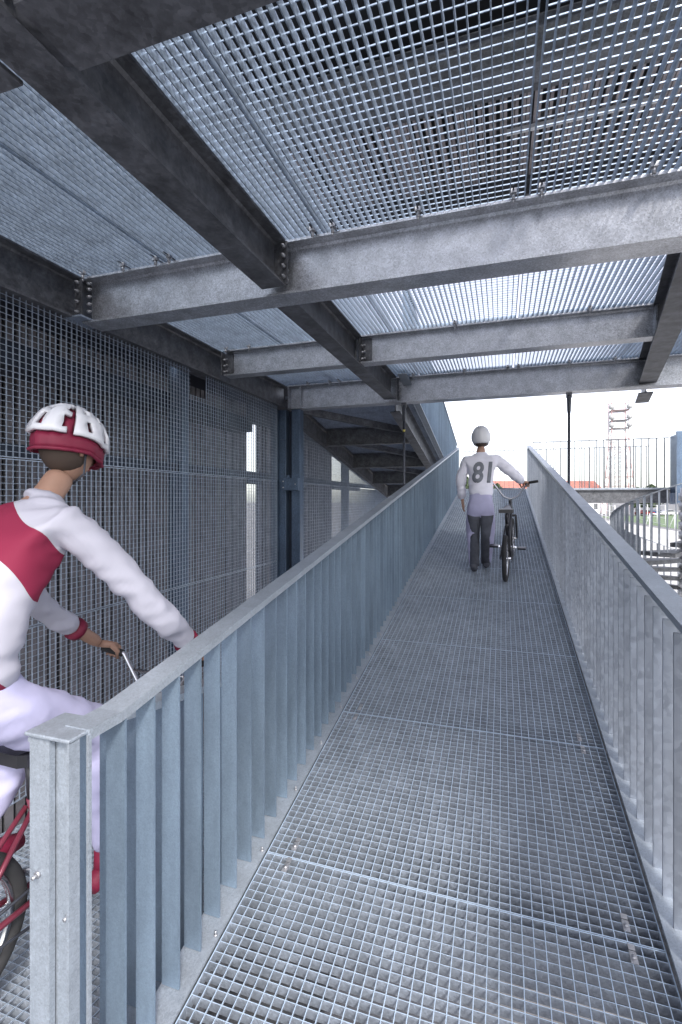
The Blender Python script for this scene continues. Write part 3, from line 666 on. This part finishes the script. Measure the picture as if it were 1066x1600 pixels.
def tree(u, f, h, w, label):
    c = fp(u, f, GZ); e = empty('tree', c); tag(e, label, 'tree', 'trees on the horizon')
    tk = MB(); tk.tube([c, c + V((0, 0, h * .5)), c + V((.2, 0, h * .85))], [.28, .18, .05], 8)
    for i in range(9):
        a = random.random() * 6.28; z = h * random.uniform(.35, .8); tk.tube([c + V((0, 0, z)), c + V((math.cos(a) * w * .4, math.sin(a) * w * .4, z + h * .16))], [.08, .02], 5)
    tk.build('trunk', 'bark', e); lf = MB()
    for i in range(1500):
        a = random.random() * 6.28; rr = math.sqrt(random.random()) ; zz = random.random(); pr = math.sin(math.pi * min(1, zz * .85 + .12)) * (1 + .35 * math.sin(3 * a + zz * 7))
        p = c + V((math.cos(a) * rr * w / 2 * pr, math.sin(a) * rr * w / 2 * pr, h * (.3 + .7 * zz))); s_ = random.uniform(.10, .26)
        n = V((random.gauss(0, 1), random.gauss(0, 1), random.gauss(0, 1))).normalized(); t = n.orthogonal().normalized() * s_; b = n.cross(t)
        lf.add([p - t - b * .6, p + t - b * .6, p + t * .8 + b, p - t + b * .7], [(0, 1, 2, 3)])
    lf.build('crown', 'leaf', e)
for k, (u, f, h, w) in enumerate([(728, 95, 8.4, 4.2), (737, 100, 7.2, 4.0), (749, 104, 7.6, 5.0), (764, 98, 6.8, 4.4), (777, 110, 7.6, 3.6), (995, 120, 7.0, 5), (1018, 118, 7.6, 6)]):
    tree(u, f, h, w, ['slender leafy tree at the left railing end beyond the ramp', 'second tree from the left beyond the ramp top', 'broad tree straight behind the walking rider', 'low bush-like tree right of the rider legs line', 'tree at the left end of the red roof', 'thin tree behind the bridge railing left of the end panel', 'wider thin tree behind the bridge railing next to the end panel'][k])

# ------------------------------------------------------------------ bicycles
def bike(root_loc, heading, paint, label, pitch=0, steer=0):
    Rm = Matrix.Translation(V(root_loc)) @ Matrix.Rotation(heading, 4, 'Z') @ Matrix.Rotation(-pitch, 4, 'Y')
    T = lambda *p: Rm @ V(p)
    e = empty('bicycle', root_loc); tag(e, label, 'bicycle')
    wr = .255; ra = (0, 0, wr); fa = (.95, 0, wr); bb = (.36, 0, .29); st = (.22, 0, .60); hd = (.78, 0, .72); hb = (.83, 0, .60)
    fr = MB()
    for a, b, r in ((bb, st, .016), (st, hd, .018), (bb, hb, .020), (hd, hb, .022)): fr.tube([T(*a), T(*b)], r, 10)
    for s in (-.055, .055):
        fr.tube([T(ra[0], s, ra[2]), T(bb[0], s * .6, bb[2])], .010, 8); fr.tube([T(ra[0], s, ra[2]), T(st[0], s * .3, st[2] - .03)], .009, 8)
    fr.build('frame', paint, e)
    fk = MB(); fk.tube([T(hd[0] - .01, 0, hd[2] + .05), T(hb[0], 0, hb[2])], .018, 10); fk.tube([T(hb[0] + .015, -.06, hb[2] - .03), T(hb[0] + .015, .06, hb[2] - .03)], .016, 8)
    for s in (-.06, .06): fk.tube([T(hb[0] + .015, s, hb[2] - .03), T(fa[0], s, fa[2])], .013, 8)
    fk.build('fork', paint, e)
    h = MB(); z0 = hd[2] + .06; X0 = hd[0] + .03
    h.tube([T(X0 - .03, -.31, z0 + .22), T(X0 - .01, -.20, z0 + .20), T(X0 + .01, -.08, z0 + .03), T(X0, 0, z0), T(X0 + .01, .08, z0 + .03), T(X0 - .01, .20, z0 + .20), T(X0 - .03, .31, z0 + .22)], .0115, 10)
    h.tube([T(X0, -.15, z0 + .13), T(X0, .15, z0 + .13)], .009, 8)
    hb_ = h.build('handlebar', 'chrome', e)
    for s in (-1, 1): MB().tube([T(X0 - .031, s * .315, z0 + .221), T(X0 - .016, s * .21, z0 + .202)], .017, 10).build('grip', 'tyre', hb_)
    sd = MB(); sd.tube([T(st[0], 0, st[2]), T(st[0] - .03, 0, st[2] + .12)], .013, 8)
    P = [(-.13, .07), (-.10, .08), (0, .045), (.12, .02), (.14, 0)]
    q = [T(st[0] + a, b, st[2] + .13 + .02 * abs(a) * 5) for a, b in P] + [T(st[0] + a, -b, st[2] + .13 + .02 * abs(a) * 5) for a, b in P[::-1]]
    n = len(q); sd.add(q + [p + V((0, 0, .04)) for p in q], [tuple(range(n))[::-1], tuple(range(n, 2 * n))] + [(i, (i + 1) % n, n + (i + 1) % n, n + i) for i in range(n)])
    sd.build('saddle', 'bikeblack', e)
    cr = MB(); cr.tube([T(bb[0], -.08, bb[2]), T(bb[0], .08, bb[2])], .018, 10)
    cr.bar(T(bb[0], -.085, bb[2]), T(bb[0] + .16, -.085, bb[2] - .05), .012, .022); cr.bar(T(bb[0], .085, bb[2]), T(bb[0] - .16, .085, bb[2] + .05), .012, .022)
    cr.tube([T(bb[0] + .075 * math.cos(t * .4), -.06, bb[2] + .075 * math.sin(t * .4)) for t in range(16)], .006, 6, closed=True)
    ck = cr.build('crank', 'chrome', e)
    for s, dx, dz in ((-1, .16, -.05), (1, -.16, .05)): MB().obox(T(bb[0] + dx, s * .14, bb[2] + dz), Rm.to_3x3() @ V((.045, 0, 0)), Rm.to_3x3() @ V((0, .045, 0)), Rm.to_3x3() @ V((0, 0, .010))).build('pedal', 'bikeblack', ck)
    MB().tube([T(0, -.06, wr + .04), T(bb[0], -.06, bb[2] + .075)], .005, 6).tube([T(0, -.06, wr - .04), T(bb[0], -.06, bb[2] - .075)], .005, 6).build('chain', 'rod', e)
    for ax in (ra, fa):
        cp = [T(ax[0] + (wr - .024) * math.cos(i * math.pi / 20), 0, ax[2] + (wr - .024) * math.sin(i * math.pi / 20)) for i in range(40)]
        w = MB().tube(cp, .024, 10, closed=True).build('wheel', 'tyre', e)
        MB().tube([T(ax[0] + (wr - .052) * math.cos(i * math.pi / 20), 0, ax[2] + (wr - .052) * math.sin(i * math.pi / 20)) for i in range(40)], .012, 8, closed=True).build('rim', 'chrome', w)
        s_ = MB(); s_.tube([T(ax[0], -.055, ax[2]), T(ax[0], .055, ax[2])], .018, 10)
        for i in range(28):
            a = i * math.pi / 14; s_.tube([T(ax[0], .025 * (-1) ** i, ax[2]), T(ax[0] + (wr - .055) * math.cos(a), 0, ax[2] + (wr - .055) * math.sin(a))], .0012, 4, False)
        s_.build('spokes', 'chrome', w)
    return e, T

# ------------------------------------------------------------------ people
from mathutils import noise as NZ
def skin(name, verts, edges, radii, mat, parent, root=0, sub=2):
    cloth = name in ('jersey', 'trousers'); sub = 3 if cloth else sub
    me = bpy.data.meshes.new(name + '_cage'); me.from_pydata([tuple(v) for v in verts], edges, [])
    o = bpy.data.objects.new(name + '_cage', me); COL.objects.link(o)
    md = o.modifiers.new('s', 'SKIN'); md.use_smooth_shade = True; md.branch_smoothing = .4
    for i, r in enumerate(radii):
        sv = me.skin_vertices[0].data[i]; sv.radius = r if isinstance(r, tuple) else (r, r); sv.use_root = (i == root)
    sb = o.modifiers.new('u', 'SUBSURF'); sb.levels = sub; sb.render_levels = sub
    dg = bpy.context.evaluated_depsgraph_get(); dg.update()
    ev = o.evaluated_get(dg); nm = bpy.data.meshes.new_from_object(ev)
    bpy.data.objects.remove(o)
    L = WL[parent.name]
    if cloth:
        nv = [v.normal.copy() for v in nm.vertices]
        for v, q in zip(nm.vertices, nv):
            p = v.co; w = NZ.noise(V((p.x * 7, p.y * 7, p.z * 15))); w2 = NZ.noise(V((p.x * 16 + 5, p.y * 16, p.z * 26 + 9)))
            v.co = p + q * (.35 if 'walking' in parent['label'] and name == 'trousers' else 1) * (.010 * (1 - 2 * abs(w)) + .005 * (1 - 2 * abs(w2)) - .006)
    nm.transform(Matrix.Translation(-L)); nm.name = name
    nm.polygons.foreach_set('use_smooth', [True] * len(nm.polygons))
    nm.materials.clear(); nm.materials.append(M[mat])
    x = bpy.data.objects.new(name, nm); COL.objects.link(x); x.parent = parent; WL[x.name] = L.copy()
    return x
def chain(points, radii, vs, es, rs, start=None):
    prev = start
    for p, r in zip(points, radii):
        vs.append(V(p)); rs.append(r); k = len(vs) - 1
        if prev is not None: es.append((prev, k))
        prev = k
    return prev
def hand(m, w, grip, axis, palm_dir, curl):
    """palm from wrist w to the knuckles by the bar, fingers curled round the bar"""
    w, grip, axis, curl = V(w), V(grip), V(axis).normalized(), V(curl).normalized()
    fwd = (grip - w).normalized(); kn = grip - fwd * .005 + curl * -.026
    for i in range(5): m.tube([w + axis * (.010 * (i - 2)), w.lerp(kn, .5) + axis * (.017 * (i - 2)), kn + axis * (.020 * (i - 2))], [.017, .016, .012], 8)
    for i, L in enumerate((.9, 1.0, 1.05, .85)):
        o = axis * (.021 * (i - 1.5)); k0 = kn + o
        m.tube([k0, k0 + fwd * .030 * L, k0 + fwd * .036 * L + curl * .030, k0 + fwd * .010 + curl * .050 * L], [.011, .0105, .0095, .007], 8)
    t0 = w.lerp(kn, .45) + axis * .038
    m.tube([t0, t0 + axis * .014 + fwd * .028 + curl * .018, t0 + fwd * .045 + curl * .045], [.013, .011, .008], 8)
def headmesh(c, fwd, up, s=1.0):
    """head with brow, nose, lips, chin and ears; returns vertices through the MB and a frame"""
    fwd = V(fwd).normalized(); up = V(up); up = (up - fwd * up.dot(fwd)).normalized(); rt = fwd.cross(up)
    m = MB(); n, k = 40, 30; vs = []
    def g(x, z, sx, sz): return math.exp(-(x / sx) ** 2 - (z / sz) ** 2)
    for i in range(k + 1):
        a = math.pi * i / k
        for j in range(n):
            b = 2 * math.pi * j / n; x = math.sin(a) * math.sin(b); y = math.sin(a) * math.cos(b); z = math.cos(a)
            X = x * .074; Y = y * .094; Z = z * .115
            if z < 0: X *= 1 + .30 * z; Y *= 1 + (.10 if y > 0 else .35) * z
            if y > 0.1:
                Y += .026 * g(X, Z + .022, .011, .020) + .012 * g(X, Z - .0, .009, .022) - .012 * g(abs(X) - .030, Z - .004, .015, .012) + .007 * g(X, Z - .028, .05, .010) + .007 * g(X, Z + .056, .022, .009) + .010 * g(X, Z + .088, .024, .016)
            vs.append(V(c) + (rt * X + fwd * Y + up * Z) * s)
    m.add(vs, [(i * n + j, i * n + (j + 1) % n, (i + 1) * n + (j + 1) % n, (i + 1) * n + j) for i in range(k) for j in range(n)], True)
    for q in (-1, 1):
        e = V(c) + (rt * q * .073 - fwd * .008 - up * .004) * s
        m.tube([e + up * .030 * s - fwd * .006, e + up * .034 * s - fwd * .018 + rt * q * .010, e - fwd * .020 + rt * q * .012, e - up * .024 * s - fwd * .006 + rt * q * .004], [.006, .007, .007, .007], 8)
    return m, rt, up, fwd
def helmet(c, fwd, up, rt, mat, mat2, parent, s=1.0, full=False):
    m = MB(); n, k = 36, 14; band = MB(); lim = .60 if not full else .72
    rows = []
    for i in range(k + 1):
        a = math.pi * lim * i / k
        for j in range(n):
            b = 2 * math.pi * j / n
            x, y, z = math.sin(a) * math.sin(b), math.sin(a) * math.cos(b), math.cos(a)
            dz = -.02 * y - (0.03 if y < 0 else 0) * (-y) * (i / k)
            rib = .004 * math.cos(b * 2) * math.sin(a) + .004 * math.cos(x * 26)
            rows.append(V(c) + (rt * x * (.096 + rib) + fwd * (y * (.122 + rib) - .006) + up * (z * (.118 + rib) + .022 + (dz if i > k * .7 else 0))) * s)
    F1 = []; F2 = []
    for i in range(k):
        for j in range(n):
            f = (i * n + j, i * n + (j + 1) % n, (i + 1) * n + (j + 1) % n, (i + 1) * n + j)
            bb_ = (j + .5) / n * 2
            vent = (i in (3, 4, 5, 7, 8, 9)) and (j % 4 == 1) and not full
            stripe = (i >= k - 3) or (j % 12 in (0,))
            (F2 if vent or (stripe and mat2 == 'crimson') else F1).append(f)
    m.add(rows, F1, True); o = m.build('helmet', mat, parent)
    md = o.modifiers.new('thick', 'SOLIDIFY'); md.thickness = .014; md.offset = 1
    if F2:
        b_ = MB(); b_.add([p + (p - V(c)).normalized() * -.004 for p in rows], F2, True); q = b_.build('helmet_vents', mat2, o); md = q.modifiers.new('thick', 'SOLIDIFY'); md.thickness = .013
    rim = MB(); rim.tube([rows[k * n + j] for j in range(n)], .007, 6, closed=True); rim.build('helmet_rim', mat2, o)
    return o

# ---- walking rider far up the ramp, number 81, pushing a bicycle
bk, TB = bike((.04, 5.68, za(5.68)), math.atan2(.94, .08), 'bikeblack', 'black bicycle pushed up the ramp beside the walking rider', pitch=math.atan(SL))
gy = 5.93; gz = za(gy); base = V((-.24, gy, gz))
pr = empty('person', base); tag(pr, 'person in white helmet and pale jersey numbered 81 walking up the ramp, pushing a bicycle', 'person')
B = lambda x, y, z: base + V((x, y, z))
gripL = TB(.80, -.17, .72 + .06 + .175)
gripL = V(gripL)
sh = 1.335
def torso(vs, es, rs, k=1.0, arms=True, legs=True, xr=0):
    chain([B(0, -.02, .84), B(0, .0, .98), B(0, .03, 1.13), B(0, .05, 1.27), B(0, .06, 1.36)], [(.145 * k, .115 * k), (.135 * k, .105 * k), (.15 * k, .11 * k), (.155 * k, .11 * k), (.10 * k, .08 * k)], vs, es, rs)
# body (skin)
vs, es, rs = [], [], []
torso(vs, es, rs, .76)
top = 4
nk = chain([B(0, .08, 1.43), B(0, .09, 1.50)], [.05, .05], vs, es, rs, top)
aL = chain([B(-.165, .05, 1.33), B(-.225, .04, 1.08), B(-.215, .13, .86)], [.045, .038, .026], vs, es, rs, 3)
rs_ = B(.165, .06, 1.33); el = rs_.lerp(gripL, .5) + V((.06, -.03, -.05)); wr_ = gripL + (el - gripL).normalized() * .075
chain([rs_, el, wr_], [.045, .038, .026], vs, es, rs, 3)
for sx, kn_, an_ in ((-1, (-.10, .13, .45), (-.07, -.10, .10)), (1, (.085, .06, .43), (.06, .12, .10))):
    chain([B(sx * .085, 0, .76), B(*kn_), B(*an_)], [.075, .050, .036], vs, es, rs, 0)
skin('body', vs, es, rs, 'skin', pr)
# jersey
vs, es, rs = [], [], []
torso(vs, es, rs, 1.06)
chain([B(0, .075, 1.42)], [.062], vs, es, rs, 4)
chain([B(-.17, .05, 1.325), B(-.232, .04, 1.08), B(-.218, .12, .86)], [.070, .062, .046], vs, es, rs, 3)
chain([rs_ + V((.005, 0, 0)), el, el.lerp(wr_, .96)], [.070, .062, .046], vs, es, rs, 3)
jr = skin('jersey', vs, es, rs, 'palelilac', pr)
# trousers: lilac with black inner legs
def legs(mat, name, k, pick, off=0.0):
    vs, es, rs = [], [], []
    chain([B(0, -.01, .98), B(0, -.02, .90), B(0, -.02, .80)], [(.135 * k, .108 * k), (.150 * k, .12 * k), (.155 * k, .125 * k)], vs, es, rs)
    for sx, kn_, an_ in pick:
        chain([B(sx * .092, 0, .70), B(kn_[0] + off * sx, kn_[1], kn_[2]), B(an_[0] + off * sx, an_[1], an_[2] - .02)], [.094 * k, .074 * k, .056 * k], vs, es, rs, 2)
    return skin(name, vs, es, rs, mat, pr)
LG = ((-1, (-.10, .13, .45), (-.07, -.10, .10)), (1, (.085, .06, .43), (.06, .12, .10)))
tr_ = legs('lilac', 'trousers', 1.0, LG)
ip = MB()
for (sx, kn_, an_) in LG:
    kn_ = V(kn_); an_ = V(an_)
    ip.tube([B(sx * .070, -.030, .68), B(kn_.x - sx * .022, kn_.y - .022, kn_.z), B(an_.x - sx * .008, an_.y - .016, an_.z)], [.078, .062, .052], 16)
ip.build('leg_panel', 'blackcloth', tr_)
for an_ in ((-.07, -.10, .10), (.06, .12, .10)):
    a = B(*an_); gz2 = za(a.y) + .012; lift = .035 if an_[1] < 0 else 0; sho = MB()
    sho.tube([V((a.x, a.y - .07, gz2 + .045 + lift)), V((a.x, a.y - .02, gz2 + .06 + lift)), V((a.x, a.y + .08, gz2 + .045 + lift * .3)), V((a.x, a.y + .17, gz2 + .03))], [.030, .044, .042, .028], 12)
    sho.tube([V((a.x, a.y, gz2 + .06 + lift)), V((a.x, a.y, gz2 + .14))], [.045, .044], 12)
    sho.build('shoe', 'blackcloth', pr)
hc = B(0, .10, 1.575)
hm, rt, up, fw = headmesh(hc, (0, 1, -.1), (0, .1, 1), .98); hm.build('head', 'skin', pr)
hl = helmet(hc, fw, up, rt, 'helmetw', 'helmetg', pr, 1.02, True)
hh = MB(); hh.ball(hc - up * .02 - fw * .018, .072, .083, .085, 20, 12); hh.build('hair', 'hair', pr)
hd_ = MB(); hand(hd_, wr_, gripL, (-.99, .13, 0), 0, (0, 0, -1)); hd_.build('hand', 'skin', pr)
wl = B(-.215, .13, .86); hd_ = MB()
for i in range(4): hd_.tube([wl + V((0, .018 * (i - 1.5), .01)), wl + V((0, .018 * (i - 1.5), -.02)), wl + V((.004, .020 * (i - 1.5) + .01, -.09)), wl + V((.012, .019 * (i - 1.5) + .015, -.13)), wl + V((.022, .018 * (i - 1.5) + .015, -.155 + .006 * abs(i - 1.5)))], [.016, .016, .012, .009, .007], 8)
hd_.tube([wl + V((0, .03, -.03)), wl + V((.01, .055, -.07)), wl + V((.015, .06, -.10))], [.012, .010, .008], 8)
hd_.build('hand', 'skin', pr)
# number 81 following the back of the jersey
def number(txt, c, w, h, target, parent, normal=(0, -1, 0)):
    cu = bpy.data.curves.new('t', 'FONT'); cu.body = txt; cu.align_x = 'CENTER'; cu.align_y = 'CENTER'; cu.size = 1; cu.resolution_u = 4; cu.offset = .03; cu.shear = .12
    o = bpy.data.objects.new('t', cu); COL.objects.link(o); dg = bpy.context.evaluated_depsgraph_get(); dg.update()
    me = bpy.data.meshes.new_from_object(o.evaluated_get(dg)); bpy.data.objects.remove(o)
    b = bmesh.new(); b.from_mesh(me); bmesh.ops.triangulate(b, faces=b.faces)
    for _ in range(3): bmesh.ops.subdivide_edges(b, edges=[x for x in b.edges if x.calc_length() > .06], cuts=1); bmesh.ops.triangulate(b, faces=b.faces)
    xs_ = [v.co.x for v in b.verts]; ys_ = [v.co.y for v in b.verts]; cx, cy = (min(xs_) + max(xs_)) / 2, (min(ys_) + max(ys_)) / 2
    sx, sy = w / (max(xs_) - min(xs_)), h / (max(ys_) - min(ys_))
    L = WL[parent.name]; bv = BVHTree.FromPolygons([v.co + L for v in target.data.vertices], [tuple(p.vertices) for p in target.data.polygons])
    for v in b.verts:
        p = V((c[0] + (v.co.x - cx) * sx, c[1] - .6, c[2] + (v.co.y - cy) * sy)); hit = bv.ray_cast(p, V((0, 1, 0)))
        yy = hit[0].y if hit[0] else c[1] - .11
        v.co = V((p.x, yy - .004, p.z)) - L
    b.to_mesh(me); b.free(); me.materials.clear(); me.materials.append(M['print'])
    x = bpy.data.objects.new('back_number', me); COL.objects.link(x); x.parent = parent; WL[x.name] = L
    md = x.modifiers.new('t', 'SOLIDIFY'); md.thickness = .002
number('81', B(.02, 0, 1.17), .23, .25, jr, jr)

# ---- near rider at the left edge, standing on the pedals, turning into the ramp
q0 = V((-1.68, 1.02, zb(1.02) + .005)); q1 = q0 + V((.02, 1, 0))
hdg = math.atan2((q1 - q0).y, (q1 - q0).x)
bk2, T2 = bike(q0, hdg, 'bikered', 'dark red bicycle under the rider behind the lower left end post', pitch=-math.atan(SL))
hx = V((math.cos(hdg), math.sin(hdg), 0)); hy = V((-math.sin(hdg), math.cos(hdg), 0))
r2 = empty('person', q0 + hx * .36); tag(r2, 'rider in white and crimson helmet and jersey at the left edge behind the end post', 'person')
def Q(a, b, z): return q0 + hx * a + hy * b + V((0, 0, z))
def body2(k, vs, es, rs, low=None):
    chain((low or [])[:0] + [Q(.10, 0, 1.04), Q(.13, 0, 1.18), Q(.20, 0, 1.33), Q(.30, 0, 1.47), Q(.36, 0, 1.55)], [(.145 * k, .12 * k), (.14 * k, .11 * k), (.155 * k, .115 * k), (.16 * k, .11 * k), (.10 * k, .08 * k)], vs, es, rs)
gL = T2(.785, .27, .992); gR = T2(.785, -.27, .992)
def armpts(s, g_):
    sh_ = Q(.31, s * .175, 1.50); el_ = sh_.lerp(g_, .5) + hy * s * .10 + V((0, 0, -.04)) - hx * .04; wr2 = g_ + (el_ - g_).normalized() * .075; return sh_, el_, wr2
vs, es, rs = [], [], []
body2(.66, vs, es, rs); chain([Q(.41, 0, 1.62), Q(.44, 0, 1.67)], [.052, .052], vs, es, rs, 4)
for s, g_ in ((1, gL), (-1, gR)): a, b, c = armpts(s, g_); chain([a, b, c], [.046, .040, .027], vs, es, rs, 3)
PEDL, PEDR = T2(.20, .14, .34), T2(.52, -.14, .24)
KN = {1: Q(.40, .10, .78), -1: Q(.52, -.10, .72)}
for s, pd in ((1, PEDL), (-1, PEDR)): chain([Q(.11, s * .09, .97), KN[s], pd + V((0, 0, .10)) - hx * .05], [.08, .055, .038], vs, es, rs, 0)
skin('body', vs, es, rs, 'skin', r2)
vs, es, rs = [], [], []
chain([Q(.09, 0, .98), Q(.10, 0, 1.08), Q(.13, 0, 1.19), Q(.20, 0, 1.33), Q(.30, 0, 1.47), Q(.36, 0, 1.55), Q(.39, 0, 1.59)], [(.172, .142), (.165, .135), (.158, .126), (.172, .13), (.18, .125), (.115, .092), .065], vs, es, rs)
for s, g_ in ((1, gL), (-1, gR)): a, b, c = armpts(s, g_); chain([a, b, b.lerp(c, .6)], [.066, .055, .042], vs, es, rs, 4)
for s, g_ in ((1, gL), (-1, gR)):
    a, b, c = armpts(s, g_); d = (c - b).normalized(); k0 = b.lerp(c, .60); MB().tube([k0 - d * .012, k0 + d * .02], [.050, .047], 20).build('cuff', 'crimson', r2)
j2 = skin('jersey', vs, es, rs, 'jersey', r2)
vs, es, rs = [], [], []
chain([Q(.12, 0, 1.17), Q(.105, 0, 1.08), Q(.10, 0, 1.01)], [(.142, .115), (.152, .13), (.165, .14)], vs, es, rs)
for s, pd in ((1, PEDL), (-1, PEDR)): chain([Q(.13, s * .095, .93), KN[s], pd + V((0, 0, .13)) - hx * .05], [.105, .082, .055], vs, es, rs, 2)
skin('trousers', vs, es, rs, 'lilac', r2)
for pd in (PEDL, PEDR):
    sh2 = MB(); sh2.tube([pd - hx * .12 + V((0, 0, .05)), pd - hx * .05 + V((0, 0, .06)), pd + hx * .05 + V((0, 0, .045)), pd + hx * .13 + V((0, 0, .032))], [.03, .043, .041, .026], 12)
    sh2.tube([pd - hx * .05 + V((0, 0, .06)), pd - hx * .05 + V((0, 0, .15))], [.045, .042], 12); sh2.build('shoe', 'crimson', r2)
for s, g_ in ((1, gL), (-1, gR)): hnd = MB(); hand(hnd, armpts(s, g_)[2], g_, hy * -s, 0, (0, 0, -1)); hnd.build('hand', 'skin', r2)
h2 = Q(.47, 0, 1.75); fwd2 = (hx + V((0, 0, -.18)))
hm, rt, up, fw = headmesh(h2, fwd2, (0, 0, 1), 1.0); hb2 = hm.build('head', 'skin', r2)
for s in (-1, 1):
    ey = h2 + rt * s * .030 + fw * .074 + up * .004
    MB().ball(ey, .011, .011, .011, 12, 8).build('eye', 'eye', hb2); MB().ball(ey + fw * .0065, .0065, .0065, .0065, 10, 6).build('iris', 'iris', hb2)
    MB().tube([h2 + rt * s * .018 + fw * .088 + up * .024, h2 + rt * s * .034 + fw * .084 + up * .029, h2 + rt * s * .050 + fw * .072 + up * .022], [.003, .004, .002], 6).build('eyebrow', 'hair', hb2)
MB().tube([h2 + rt * -.022 + fw * .082 - up * .055, h2 + fw * .093 - up * .053, h2 + rt * .022 + fw * .082 - up * .055], [.002, .006, .002], 8).build('lips', 'lips', hb2)
ha = MB(); ha.ball(h2 - fw * .022 + up * .004, .080, .088, .098, 20, 12); ha.build('hair', 'hair', r2)
hl2 = helmet(h2, fw, up, rt, 'helmetw', 'crimson', r2, 1.08)
MB().tube([h2 + rt * -.078 + up * .0, h2 + rt * -.062 - up * .085 + fw * .02, h2 - up * .118 + fw * .035, h2 + rt * .062 - up * .085 + fw * .02, h2 + rt * .078], .004, 6).build('chin_strap', 'blackcloth', hl2)

bk2.scale = (1.1, 1.1, 1.1); r2.scale = (1.1, 1.1, 1.1); r2.location = q0 + hx * .36 * 1.1
